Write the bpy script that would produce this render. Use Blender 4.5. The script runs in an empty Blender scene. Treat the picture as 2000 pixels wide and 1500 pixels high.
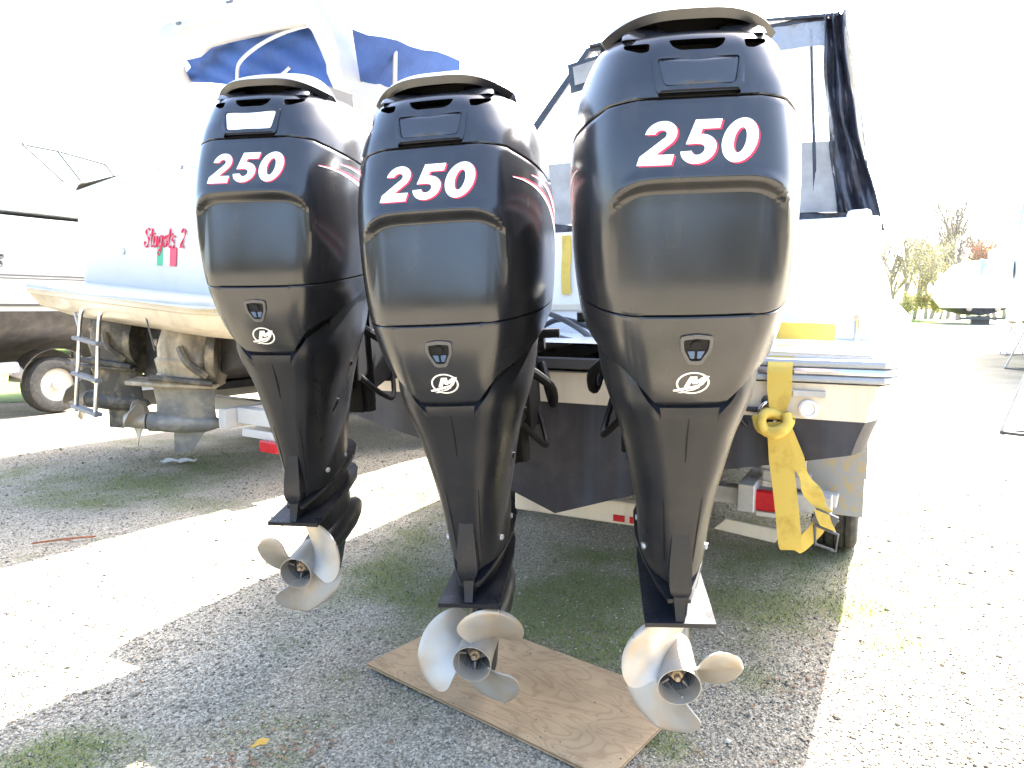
import bpy, bmesh, math, random
import numpy as np
from mathutils import Vector, Matrix, Euler
from mathutils.bvhtree import BVHTree
from mathutils.geometry import delaunay_2d_cdt

random.seed(7); RNG = np.random.default_rng(7)
R = math.radians; PI = math.pi
SC = bpy.context.scene; COL = SC.collection

# ------------------------------------------------------------------ camera, sky, sun, exposure
H = 1.35                      # eye height above the gravel
FPX = 1391.84; PITCH = R(6.0886)
cam_d = bpy.data.cameras.new('camera'); cam = bpy.data.objects.new('camera', cam_d); COL.objects.link(cam)
cam.location = (0, 0, H); cam.rotation_euler = (R(90) - PITCH, 0, 0)
cam_d.sensor_width = 36; cam_d.lens = FPX / 2000 * 36; cam_d.clip_start = .05; cam_d.clip_end = 3000
SC.camera = cam

SUN_AZ, SUN_EL = 40.5, 48.0   # azimuth clockwise from +Y (the viewing direction)
W = bpy.data.worlds.new('World'); SC.world = W; W.use_nodes = True
nt = W.node_tree; bg = nt.nodes['Background']
sky = nt.nodes.new('ShaderNodeTexSky'); sky.sky_type = 'NISHITA'; sky.sun_disc = False
sky.sun_elevation = R(SUN_EL); sky.sun_rotation = R(SUN_AZ); sky.air_density = 1.0; sky.dust_density = 3.0; sky.ozone_density = .8
nt.links.new(sky.outputs[0], bg.inputs[0]); bg.inputs[1].default_value = .15
sd = bpy.data.lights.new('sun', 'SUN'); sd.energy = 5.0; sd.angle = R(.53); sd.color = (1, .95, .88)
so = bpy.data.objects.new('sun', sd); COL.objects.link(so)
sdir = Vector((math.sin(R(SUN_AZ)) * math.cos(R(SUN_EL)), math.cos(R(SUN_AZ)) * math.cos(R(SUN_EL)), math.sin(R(SUN_EL))))
so.rotation_euler = sdir.to_track_quat('Z', 'Y').to_euler(); so.location = sdir * 50
SC.view_settings.view_transform = 'Standard'; SC.view_settings.look = 'None'
SC.view_settings.gamma = 1; SC.view_settings.use_curve_mapping = False
SC.view_settings.exposure = 3.05
SC.render.engine = 'CYCLES'
SC.cycles.max_bounces = 8; SC.cycles.transparent_max_bounces = 12

# ------------------------------------------------------------------ materials
def mat(name, col, rough=.5, metal=0., coat=0., coat_rough=.06, noise=None, bump=None, spec=.5, trans=0., ior=1.45, alpha=1., streak=None):
    """noise=(scale, colour2, lo, hi)  bump=(scale, strength, distance)  streak=(colour, amount, scale xyz)"""
    m = bpy.data.materials.new(name); m.use_nodes = True
    n = m.node_tree.nodes; l = m.node_tree.links; p = n['Principled BSDF']
    p.inputs['Base Color'].default_value = (*col, 1); p.inputs['Roughness'].default_value = rough
    p.inputs['Metallic'].default_value = metal; p.inputs['Coat Weight'].default_value = coat
    p.inputs['Coat Roughness'].default_value = coat_rough; p.inputs['Specular IOR Level'].default_value = spec
    p.inputs['Transmission Weight'].default_value = trans; p.inputs['IOR'].default_value = ior; p.inputs['Alpha'].default_value = alpha
    tc = n.new('ShaderNodeTexCoord'); cur = None
    if noise:
        sc, c2, lo, hi = noise
        t = n.new('ShaderNodeTexNoise'); t.inputs['Scale'].default_value = sc; t.inputs['Detail'].default_value = 6; t.inputs['Roughness'].default_value = .62
        l.new(tc.outputs['Object'], t.inputs['Vector'])
        mr = n.new('ShaderNodeMapRange'); mr.inputs[1].default_value = lo; mr.inputs[2].default_value = hi; l.new(t.outputs['Fac'], mr.inputs[0])
        mx = n.new('ShaderNodeMix'); mx.data_type = 'RGBA'; mx.inputs[6].default_value = (*col, 1); mx.inputs[7].default_value = (*c2, 1)
        l.new(mr.outputs[0], mx.inputs[0]); cur = mx.outputs[2]
    if streak:
        c2, amt, s3 = streak
        mp = n.new('ShaderNodeMapping'); mp.inputs['Scale'].default_value = s3; l.new(tc.outputs['Object'], mp.inputs['Vector'])
        t = n.new('ShaderNodeTexNoise'); t.inputs['Scale'].default_value = 1; t.inputs['Detail'].default_value = 5; l.new(mp.outputs[0], t.inputs['Vector'])
        mr = n.new('ShaderNodeMapRange'); mr.inputs[1].default_value = .48; mr.inputs[2].default_value = .72; mr.inputs[4].default_value = amt; l.new(t.outputs['Fac'], mr.inputs[0])
        mx = n.new('ShaderNodeMix'); mx.data_type = 'RGBA'; mx.inputs[6].default_value = (*col, 1); mx.inputs[7].default_value = (*c2, 1)
        if cur is not None: l.new(cur, mx.inputs[6])
        l.new(mr.outputs[0], mx.inputs[0]); cur = mx.outputs[2]
    if cur is not None: l.new(cur, p.inputs['Base Color'])
    if bump:
        sc, st, di = bump
        t = n.new('ShaderNodeTexNoise'); t.inputs['Scale'].default_value = sc; t.inputs['Detail'].default_value = 8
        l.new(tc.outputs['Object'], t.inputs['Vector'])
        b = n.new('ShaderNodeBump'); b.inputs['Strength'].default_value = st; b.inputs['Distance'].default_value = di
        l.new(t.outputs['Fac'], b.inputs['Height']); l.new(b.outputs[0], p.inputs['Normal'])
    return m

def rough_var(m, lo, hi, scale, s3=(1, 1, 1), lo_in=.35, hi_in=.7):
    n = m.node_tree.nodes; l = m.node_tree.links; p = n['Principled BSDF']
    tc = n.new('ShaderNodeTexCoord'); mp = n.new('ShaderNodeMapping'); mp.inputs['Scale'].default_value = s3
    t = n.new('ShaderNodeTexNoise'); t.inputs['Scale'].default_value = scale; t.inputs['Detail'].default_value = 2.5
    mr = n.new('ShaderNodeMapRange'); mr.inputs[1].default_value = lo_in; mr.inputs[2].default_value = hi_in; mr.inputs[3].default_value = lo; mr.inputs[4].default_value = hi
    l.new(tc.outputs['Object'], mp.inputs[0]); l.new(mp.outputs[0], t.inputs['Vector']); l.new(t.outputs['Fac'], mr.inputs[0]); l.new(mr.outputs[0], p.inputs['Roughness'])

M = {}
M['paint'] = mat('black_paint', (.012, .013, .016), .25, 0, .0, .16, noise=(9, (.020, .019, .018), .5, .85), spec=.75, streak=((.034, .032, .030), .5, (16, 16, 1.3)))
rough_var(M['paint'], .19, .28, 4, (2.0, 2.0, .7))
M['paint_satin'] = mat('satin_black_paint', (.010, .011, .014), .4, noise=(7, (.024, .023, .022), .5, .85), spec=.36)
rough_var(M['paint_satin'], .27, .5, 6, (2, 2, .8))
M['dark'] = mat('black_plastic', (.005, .005, .006), .6, spec=.25)
M['rubber'] = mat('rubber', (.02, .02, .02), .75, noise=(30, (.05, .047, .042), .45, .8), bump=(80, .2, .004))
M['lidpaint'] = mat('lid_paint', (.016, .017, .02), .30, spec=.9)
M['grey_plastic'] = mat('grey_plastic', (.16, .165, .175), .42, noise=(14, (.2, .2, .2), .4, .8))
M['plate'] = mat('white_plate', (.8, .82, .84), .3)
M['dplate'] = mat('plate_paint', (.02, .022, .028), .25, spec=.8)
M['bezel'] = mat('port_bezel', (.075, .072, .07), .4)
M['portblue'] = mat('port_blue', (.05, .09, .16), .3)
M['white_decal'] = mat('white_decal', (.85, .85, .85), .3)
M['red_decal'] = mat('red_decal', (.55, .02, .05), .3)
M['logo'] = mat('silver_decal', (.72, .68, .62), .35)
M['steel'] = mat('propeller_steel', (.40, .375, .33), .42, .45, noise=(11, (.42, .34, .24), .42, .72), bump=(60, .06, .004))
rough_var(M['steel'], .36, .6, 14)
M['hub_in'] = mat('hub_inside', (.2, .195, .19), .6, .2, noise=(24, (.1, .085, .07), .45, .7))
M['brass'] = mat('worn_brass', (.45, .35, .24), .45, .7)
M['chrome'] = mat('polished_steel', (.6, .6, .62), .16, 1.0)
M['platform'] = mat('cream_platform', (.56, .52, .43), .5, noise=(4, (.48, .43, .34), .45, .8))
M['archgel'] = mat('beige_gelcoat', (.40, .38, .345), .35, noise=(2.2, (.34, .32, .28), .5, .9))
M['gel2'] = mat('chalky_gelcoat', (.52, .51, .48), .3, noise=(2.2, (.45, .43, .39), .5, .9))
M['gel'] = mat('white_gelcoat', (.74, .73, .71), .22, 0, .3, noise=(2.2, (.72, .70, .66), .5, .9))
M['gelcream'] = mat('cream_gelcoat', (.66, .59, .47), .28, 0, .2, noise=(3, (.58, .5, .39), .45, .85), streak=((.4, .33, .25), .5, (9, 9, .8)))
M['bottom'] = mat('bottom_paint', (.022, .021, .026), .62, noise=(5, (.06, .05, .052), .45, .8), streak=((.05, .065, .09), .5, (11, 3, .6)), bump=(35, .25, .004))
M['bottom_old'] = mat('old_bottom_paint', (.04, .038, .038), .7, noise=(6, (.1, .085, .075), .42, .75), bump=(35, .25, .004))
M['railgrey'] = mat('rub_rail_vinyl', (.33, .36, .39), .4)
M['canvas'] = mat('dark_canvas', (.013, .014, .021), .33, 0, .2, noise=(9, (.04, .042, .06), .45, .7), bump=(7, .7, .04))
M['bluecanvas'] = mat('blue_canvas', (.02, .065, .23), .75, noise=(3, (.012, .04, .15), .4, .7), bump=(5, .5, .03))
M['vinyl'] = mat('clear_vinyl', (.93, .94, .95), .06, trans=.97, ior=1.04, bump=(3, .15, .02))
M['hazyvinyl'] = mat('hazy_vinyl', (.27, .27, .27), .4, trans=.1, ior=1.1, noise=(6, (.4, .4, .4), .4, .7))
M['bluevinyl'] = mat('bluish_vinyl', (.36, .42, .52), .15, trans=.45, ior=1.2, bump=(9, .8, .05))
M['glass'] = mat('tinted_glass', (.62, .72, .75), .05, trans=.9, ior=1.1)
M['galv'] = mat('galvanised_steel', (.42, .43, .44), .5, .5, noise=(12, (.52, .52, .52), .4, .7), streak=((.25, .2, .15), .35, (7, 7, 2)))
M['white_steel'] = mat('white_steel', (.52, .50, .46), .45, noise=(8, (.5, .46, .4), .5, .8))
M['muddy'] = mat('mud_spattered_steel', (.30, .31, .32), .55, .2, noise=(30, (.40, .32, .18), .5, .62))
M['redlens'] = mat('red_lens', (.5, .012, .02), .22, noise=(50, (.35, .008, .012), .4, .7))
M['strap'] = mat('yellow_webbing', (.56, .41, .085), .8, noise=(11, (.36, .22, .035), .5, .78), bump=(160, .4, .003))
M['drive'] = mat('grimy_drive_paint', (.27, .225, .15), .6, noise=(7, (.44, .37, .26), .42, .66), streak=((.05, .04, .03), .8, (9, 9, 3)), bump=(20, .3, .01))
M['drivedark'] = mat('grimy_dark_drive', (.06, .055, .045), .55, noise=(7, (.27, .22, .14), .46, .7), bump=(20, .3, .01))
M['drivelower'] = mat('faded_drive_leg', (.13, .132, .125), .5, noise=(5, (.3, .27, .2), .42, .7), streak=((.45, .42, .34), .5, (4, 4, 9)))
M['stripe'] = mat('grey_hull_stripe', (.38, .39, .39), .4)
M['linegrey'] = mat('dark_pinstripe', (.08, .08, .08), .4)
M['tyre'] = mat('tyre_rubber', (.022, .022, .022), .8, noise=(22, (.06, .055, .05), .45, .75), bump=(60, .3, .006))
M['rimwhite'] = mat('rim_white', (.40, .38, .34), .4, noise=(9, (.45, .33, .2), .55, .75))
M['wrap'] = mat('shrink_wrap', (.85, .86, .88), .35, bump=(3, .3, .06))
M['bluewrap'] = mat('blue_hull', (.28, .55, .75), .4)
M['green'] = mat('green_decal', (.02, .35, .18), .4)
M['pinkred'] = mat('red_lettering', (.62, .03, .08), .4)
M['bark'] = mat('bark', (.22, .19, .16), .9, noise=(6, (.32, .28, .24), .4, .7))
M['leaf'] = mat('young_leaf', (.40, .38, .11), .6, noise=(1.5, (.48, .38, .17), .4, .7))
M['redleaf'] = mat('red_bud', (.42, .16, .1), .6)
M['deadleaf'] = mat('dead_leaf', (.2, .1, .05), .8, noise=(30, (.32, .2, .1), .4, .7))
M['twig'] = mat('twig', (.3, .1, .04), .8)
M['petal'] = mat('yellow_leaf', (.48, .28, .04), .6)
M['rag'] = mat('pale_rag', (.6, .58, .52), .9)
M['hose'] = mat('black_hose', (.02, .02, .022), .35)

# ------------------------------------------------------------------ helpers
def link(o, parent=None, **props):
    COL.objects.link(o)
    if parent: o.parent = parent
    for k, v in props.items(): o[k] = v
    return o
def thing(name, label, cat, loc=(0, 0, 0), rot=(0, 0, 0), group=None):
    o = bpy.data.objects.new(name, None); o.empty_display_size = .2
    o.location = loc; o.rotation_euler = rot
    link(o, None, label=label, category=cat)
    if group: o['group'] = group
    return o
def tag(o, label, cat, group=None):
    o['label'] = label; o['category'] = cat
    if group: o['group'] = group
    return o

class MB:
    def __init__(s): s.v = []; s.f = []
    def add(s, vs, fs):
        b = len(s.v); s.v += [tuple(map(float, v)) for v in vs]; s.f += [tuple(i + b for i in f) for f in fs]; return s
    def box(s, c, d, rz=0, rx=0, ry=0):
        m = Euler((rx, ry, rz)).to_matrix(); x, y, z = d[0] / 2, d[1] / 2, d[2] / 2
        vs = [Vector(c) + m @ Vector(p) for p in ((-x, -y, -z), (x, -y, -z), (x, y, -z), (-x, y, -z), (-x, -y, z), (x, -y, z), (x, y, z), (-x, y, z))]
        return s.add(vs, [(0, 3, 2, 1), (4, 5, 6, 7), (0, 1, 5, 4), (1, 2, 6, 5), (2, 3, 7, 6), (3, 0, 4, 7)])
    def beam(s, a, b, w, h, up=(0, 0, 1)):
        a, b = Vector(a), Vector(b); d = (b - a).normalized(); u = Vector(up); r = d.cross(u).normalized(); u = r.cross(d)
        vs = [p + r * sx * w / 2 + u * sz * h / 2 for p in (a, b) for sx, sz in ((-1, -1), (1, -1), (1, 1), (-1, 1))]
        return s.add(vs, [(0, 1, 2, 3), (7, 6, 5, 4), (0, 4, 5, 1), (1, 5, 6, 2), (2, 6, 7, 3), (3, 7, 4, 0)])
    def tube(s, pts, r, n=8, caps=True):
        pts = [Vector(p) for p in pts]; rs = r if hasattr(r, '__len__') else [r] * len(pts)
        rings = []; t0 = (pts[1] - pts[0]).normalized(); nrm = t0.orthogonal().normalized()
        for i, p in enumerate(pts):
            t = (pts[min(i + 1, len(pts) - 1)] - pts[max(i - 1, 0)]).normalized()
            nrm = (nrm - t * nrm.dot(t)).normalized(); bn = t.cross(nrm)
            rings.append([p + (nrm * math.cos(2 * PI * k / n) + bn * math.sin(2 * PI * k / n)) * rs[i] for k in range(n)])
        return s.loft(rings, caps)
    def loft(s, rings, caps=True, closed=True):
        n = len(rings[0]); vs = [p for r_ in rings for p in r_]; fs = []
        for i in range(len(rings) - 1):
            for k in range(n if closed else n - 1):
                a = i * n + k; b = i * n + (k + 1) % n; fs.append((a, b, b + n, a + n))
        if caps: fs.append(tuple(range(n))[::-1]); fs.append(tuple((len(rings) - 1) * n + k for k in range(n)))
        return s.add(vs, fs)
    def grid(s, rows):
        n = len(rows[0]); vs = [p for r_ in rows for p in r_]
        return s.add(vs, [(i * n + k, i * n + k + 1, (i + 1) * n + k + 1, (i + 1) * n + k) for i in range(len(rows) - 1) for k in range(n - 1)])
    def lathe(s, prof, axis='Y', c=(0, 0, 0), n=32, caps=True):
        """prof = [(along axis, radius)]"""
        rings = []
        for a, r_ in prof:
            ring = []
            for k in range(n):
                q = 2 * PI * k / n; u, w = r_ * math.cos(q), r_ * math.sin(q)
                p = {'Y': (u, a, w), 'X': (a, u, w), 'Z': (u, w, a)}[axis]; ring.append(Vector(c) + Vector(p))
            rings.append(ring)
        return s.loft(rings, caps)
    def prism(s, poly, d, fn):
        """poly 2D, fn(u, v, h) -> 3D"""
        n = len(poly); vs = [fn(u, v, 0) for u, v in poly] + [fn(u, v, d) for u, v in poly]
        return s.add(vs, [tuple(range(n))[::-1], tuple(range(n, 2 * n))] + [(i, (i + 1) % n, n + (i + 1) % n, n + i) for i in range(n)])
    def slab(s, rows, thick):
        """rows of 3D points -> closed sheet of the given thickness (offset along vertex normals)"""
        nr, nc = len(rows), len(rows[0]); P = np.array([[tuple(p) for p in r_] for r_ in rows])
        du = np.gradient(P, axis=1); dv = np.gradient(P, axis=0); N = np.cross(du, dv); N /= np.linalg.norm(N, axis=2, keepdims=True) + 1e-9
        Q = P - N * thick
        b = nr * nc; vs = list(P.reshape(-1, 3)) + list(Q.reshape(-1, 3)); fs = []
        for i in range(nr - 1):
            for k in range(nc - 1):
                a = i * nc + k; fs.append((a, a + 1, a + nc + 1, a + nc)); fs.append((b + a, b + a + nc, b + a + nc + 1, b + a + 1))
        rim = [k for k in range(nc)] + [i * nc + nc - 1 for i in range(1, nr)] + [(nr - 1) * nc + k for k in range(nc - 2, -1, -1)] + [i * nc for i in range(nr - 2, 0, -1)]
        for i in range(len(rim)):
            a, c = rim[i], rim[(i + 1) % len(rim)]; fs.append((c, a, b + a, b + c))
        return s.add(vs, fs)
    def ribbon(s, pts, w, thick, wdir):
        """flat strap along pts; wdir = width direction per point or one vector; w number or list"""
        pts = [Vector(p) for p in pts]; n = len(pts); ws = w if hasattr(w, '__len__') else [w] * n
        rows = []
        for i, p in enumerate(pts):
            d = Vector(wdir[i] if isinstance(wdir, list) else wdir).normalized()
            rows.append([p - d * ws[i] / 2, p - d * ws[i] / 6, p + d * ws[i] / 6, p + d * ws[i] / 2])
        return s.slab(rows, thick)
    def mesh(s, name):
        me = bpy.data.meshes.new(name); me.from_pydata(s.v, [], s.f); me.validate()
        bm = bmesh.new(); bm.from_mesh(me); bmesh.ops.recalc_face_normals(bm, faces=bm.faces); bm.to_mesh(me); bm.free(); return me
    def build(s, name, m, parent=None, smooth=40, bevel=0, **props):
        me = s.mesh(name); return obj(name, me, m, parent, smooth, bevel, **props)
def obj(name, me, m, parent=None, smooth=40, bevel=0, **props):
    if m: me.materials.clear(); me.materials.append(m)
    if smooth:
        me.polygons.foreach_set('use_smooth', [True] * len(me.polygons)); me.set_sharp_from_angle(angle=R(smooth))
    o = bpy.data.objects.new(name, me); link(o, parent, **props)
    if bevel:
        b = o.modifiers.new('bevel', 'BEVEL'); b.width = bevel; b.segments = 2; b.limit_method = 'ANGLE'; b.angle_limit = R(35)
    return o
def catmull(pts, n=8):
    P = [Vector(p) for p in pts]; out = []
    for i in range(len(P) - 1):
        a, b, c, d = P[max(i - 1, 0)], P[i], P[i + 1], P[min(i + 2, len(P) - 1)]
        for k in range(n):
            t = k / n; out.append(.5 * ((2 * b) + (c - a) * t + (2 * a - 5 * b + 4 * c - d) * t * t + (3 * b - a - 3 * c + d) * t ** 3))
    return out + [P[-1]]
def sm(x, a=0., b=1.):
    t = np.clip((x - a) / (b - a), 0, 1); return t * t * (3 - 2 * t)
def inside(poly, x, y):
    c = False; j = len(poly) - 1
    for i in range(len(poly)):
        xi, yi = poly[i]; xj, yj = poly[j]
        if (yi > y) != (yj > y) and x < (xj - xi) * (y - yi) / (yj - yi) + xi: c = not c
        j = i
    return c
def triangulate(loops, step):
    pts = []; edges = []
    for lp in loops:
        b = len(pts); n = len(lp)
        for i in range(n):
            pts.append(Vector(lp[i])); edges.append((b + i, b + (i + 1) % n))
    xs = [p.x for p in pts]; ys = [p.y for p in pts]; nb = len(pts)
    x = min(xs) + step / 2
    while x < max(xs):
        y = min(ys) + step / 2
        while y < max(ys):
            if sum(inside(lp, x, y) for lp in loops) % 2: pts.append(Vector((x, y)))
            y += step
        x += step
    ov, oe, of, *_ = delaunay_2d_cdt(pts, edges, [], 0, 1e-7)
    tri = []
    for f in of:
        cx = sum(ov[i].x for i in f) / 3; cy = sum(ov[i].y for i in f) / 3
        if sum(inside(lp, cx, cy) for lp in loops) % 2: tri.append(tuple(f))
    return [(v.x, v.y) for v in ov], tri
def patch(bvh, loops, off, step=.012, mode='rear', sink=.002):
    """flat shape laid on a curved body: raised by off, with side walls that sink a little into the body"""
    vs, tri = triangulate(loops, step); top = []; bot = []
    for u, w in vs:
        if mode == 'rear': o, d = Vector((u, -1, w)), Vector((0, 1, 0))
        elif mode == 'right': o, d = Vector((1, u, w)), Vector((-1, 0, 0))
        elif mode == 'left': o, d = Vector((-1, u, w)), Vector((1, 0, 0))
        h = bvh.ray_cast(o, d)
        p = h[0] if h[0] is not None else o + d
        top.append(p - d * off); bot.append(p + d * sink)
    n = len(vs); mb = MB(); cnt = {}
    for a, b, c in tri:
        for e in ((a, b), (b, c), (c, a)): cnt[tuple(sorted(e))] = cnt.get(tuple(sorted(e)), 0) + 1
    fs = list(tri) + [(a + n, c + n, b + n) for a, b, c in tri]
    for (a, b), k in cnt.items():
        if k == 1: fs.append((a, b, b + n, a + n))
    mb.add(top + bot, fs); return mb
def rounded(poly, r, n=4):
    out = []; N = len(poly)
    for i in range(N):
        p = Vector(poly[i]); a = (Vector(poly[i - 1]) - p); b = (Vector(poly[(i + 1) % N]) - p)
        ra = min(r, a.length * .45); rb = min(r, b.length * .45); A = p + a.normalized() * ra; B = p + b.normalized() * rb
        for k in range(n + 1):
            t = k / n; q = A * (1 - t) ** 2 + p * 2 * t * (1 - t) + B * t * t; out.append((q.x, q.y))
    return out
def ray(px, py):
    x = (px - 1000) / FPX; u = (750 - py) / FPX
    return Vector((x, math.cos(PITCH) + u * math.sin(PITCH), u * math.cos(PITCH) - math.sin(PITCH)))
def gnd(px, py, z=0.):
    d = ray(px, py); return Vector((0, 0, H)) + d * ((z - H) / d.z)

# ------------------------------------------------------------------ ground
def vnoise(x, y, scale, seed):
    g = np.random.default_rng(seed).random((64, 64)); X = x * scale; Y = y * scale
    xi = np.floor(X).astype(int); yi = np.floor(Y).astype(int); fx = X - xi; fy = Y - yi
    fx = fx * fx * (3 - 2 * fx); fy = fy * fy * (3 - 2 * fy)
    a = g[xi % 64, yi % 64]; b = g[(xi + 1) % 64, yi % 64]; c = g[xi % 64, (yi + 1) % 64]; d = g[(xi + 1) % 64, (yi + 1) % 64]
    return a * (1 - fx) * (1 - fy) + b * fx * (1 - fy) + c * (1 - fx) * fy + d * fx * fy
BLOBS = [(780, 1130, .55, .55), (860, 1060, .5, .4), (1110, 1150, .55, .5), (1190, 1090, .4, .35), (1200, 1230, .3, .4), (1500, 1190, .35, .4), (1480, 1100, .5, .2),
         (250, 960, .7, .45), (420, 900, .6, .3), (120, 930, .6, .25), (350, 980, .4, .35), (700, 1230, .25, .35), (560, 1260, .2, .35), (560, 1100, .3, .3),
         (1300, 1450, .1, .5), (900, 1000, .6, .3), (1650, 1190, .2, .4), (1720, 1250, .2, .3), (1690, 1380, .15, .3), (80, 1480, .2, .5), (660, 1310, .1, .4), (1480, 1330, .12, .3)]
def moss(x, y):
    n = .55 * vnoise(x, y, 1.1, 1) + .3 * vnoise(x, y, 3.1, 2) + .25 * vnoise(x, y, 9, 3)
    b = np.zeros_like(x)
    for px, py, r_, s_ in BLOBS:
        g = gnd(px, py); b = np.maximum(b, s_ * np.exp(-((x - g.x) ** 2 + (y - g.y) ** 2) / (r_ * r_)))
    return np.clip((n + b * 1.0 - .64) * 2.6, 0, .97)
def gravel_mat():
    m = bpy.data.materials.new('gravel'); m.use_nodes = True; n = m.node_tree.nodes; l = m.node_tree.links; p = n['Principled BSDF']
    p.inputs['Roughness'].default_value = .9; p.inputs['Specular IOR Level'].default_value = .25
    tc = n.new('ShaderNodeTexCoord')
    vo = n.new('ShaderNodeTexVoronoi'); vo.inputs['Scale'].default_value = 150; l.new(tc.outputs['Object'], vo.inputs['Vector'])
    vo2 = n.new('ShaderNodeTexVoronoi'); vo2.inputs['Scale'].default_value = 75; l.new(tc.outputs['Object'], vo2.inputs['Vector'])
    bw = n.new('ShaderNodeRGBToBW'); l.new(vo.outputs['Color'], bw.inputs[0])
    cr = n.new('ShaderNodeValToRGB'); e = cr.color_ramp.elements
    e[0].position = 0.1; e[0].color = (.145, .122, .085, 1); e[1].position = .9; e[1].color = (.51, .45, .345, 1)
    k = cr.color_ramp.elements.new(.5); k.color = (.30, .262, .192, 1); l.new(bw.outputs[0], cr.inputs[0])
    big = n.new('ShaderNodeTexNoise'); big.inputs['Scale'].default_value = .9; big.inputs['Detail'].default_value = 5; l.new(tc.outputs['Object'], big.inputs['Vector'])
    mr = n.new('ShaderNodeMapRange'); mr.inputs[1].default_value = .35; mr.inputs[2].default_value = .7; mr.inputs[3].default_value = .75; mr.inputs[4].default_value = 1.2; l.new(big.outputs['Fac'], mr.inputs[0])
    ml = n.new('ShaderNodeMix'); ml.data_type = 'RGBA'; ml.blend_type = 'MULTIPLY'; ml.inputs[0].default_value = 1
    l.new(cr.outputs[0], ml.inputs[6]); l.new(mr.outputs[0], ml.inputs[7])
    at = n.new('ShaderNodeAttribute'); at.attribute_name = 'moss'
    gn = n.new('ShaderNodeTexNoise'); gn.inputs['Scale'].default_value = 70; gn.inputs['Detail'].default_value = 4; l.new(tc.outputs['Object'], gn.inputs['Vector'])
    gr = n.new('ShaderNodeValToRGB'); ge = gr.color_ramp.elements; ge[0].position = .3; ge[0].color = (.045, .055, .014, 1); ge[1].position = .72; ge[1].color = (.20, .215, .055, 1); l.new(gn.outputs['Fac'], gr.inputs[0])
    mk = n.new('ShaderNodeMath'); mk.operation = 'MULTIPLY'; l.new(at.outputs['Fac'], mk.inputs[0])
    sp = n.new('ShaderNodeMapRange'); sp.inputs[1].default_value = .3; sp.inputs[2].default_value = .6; sp.inputs[3].default_value = .35; sp.inputs[4].default_value = 1; l.new(gn.outputs['Fac'], sp.inputs[0]); l.new(sp.outputs[0], mk.inputs[1])
    mx = n.new('ShaderNodeMix'); mx.data_type = 'RGBA'; l.new(mk.outputs[0], mx.inputs[0]); l.new(ml.outputs[2], mx.inputs[6]); l.new(gr.outputs[0], mx.inputs[7])
    l.new(mx.outputs[2], p.inputs['Base Color'])
    ad = n.new('ShaderNodeMath'); ad.operation = 'ADD'; l.new(vo.outputs['Distance'], ad.inputs[0]); l.new(vo2.outputs['Distance'], ad.inputs[1])
    b = n.new('ShaderNodeBump'); b.invert = True; b.inputs['Strength'].default_value = .55; b.inputs['Distance'].default_value = .007
    l.new(ad.outputs[0], b.inputs['Height']); l.new(b.outputs[0], p.inputs['Normal'])
    return m
M['gravel'] = gravel_mat()
xs = np.concatenate([[-400, -60, -14], np.linspace(-7, 7, 240), [14, 60, 400]]); ys = np.concatenate([[-300, -40, -6], np.linspace(.4, 12, 200), [20, 60, 600]])
XX, YY = np.meshgrid(xs, ys); ZZ = (vnoise(XX + 50, YY + 50, 1.3, 5) - .5) * .02 + (vnoise(XX + 50, YY + 50, 5, 6) - .5) * .008
ZZ = np.where((np.abs(XX) > 6.9) | (YY > 11.9) | (YY < .5), 0, ZZ) - .006
mb = MB(); mb.grid([[(XX[i, k], YY[i, k], ZZ[i, k]) for k in range(len(xs))] for i in range(len(ys))])
me = mb.mesh('gravel_yard'); a = me.attributes.new('moss', 'FLOAT', 'POINT'); mo = moss(XX, YY)
mo = np.where((np.abs(XX) > 8) | (YY > 14), .15, mo); a.data.foreach_set('value', mo.reshape(-1).astype(np.float32))
obj('gravel_yard', me, M['gravel'], None, 80, kind='structure')
GZ = lambda x, y: (vnoise(x + 50, y + 50, 1.3, 5) - .5) * .02 + (vnoise(x + 50, y + 50, 5, 6) - .5) * .008 - .006

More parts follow.
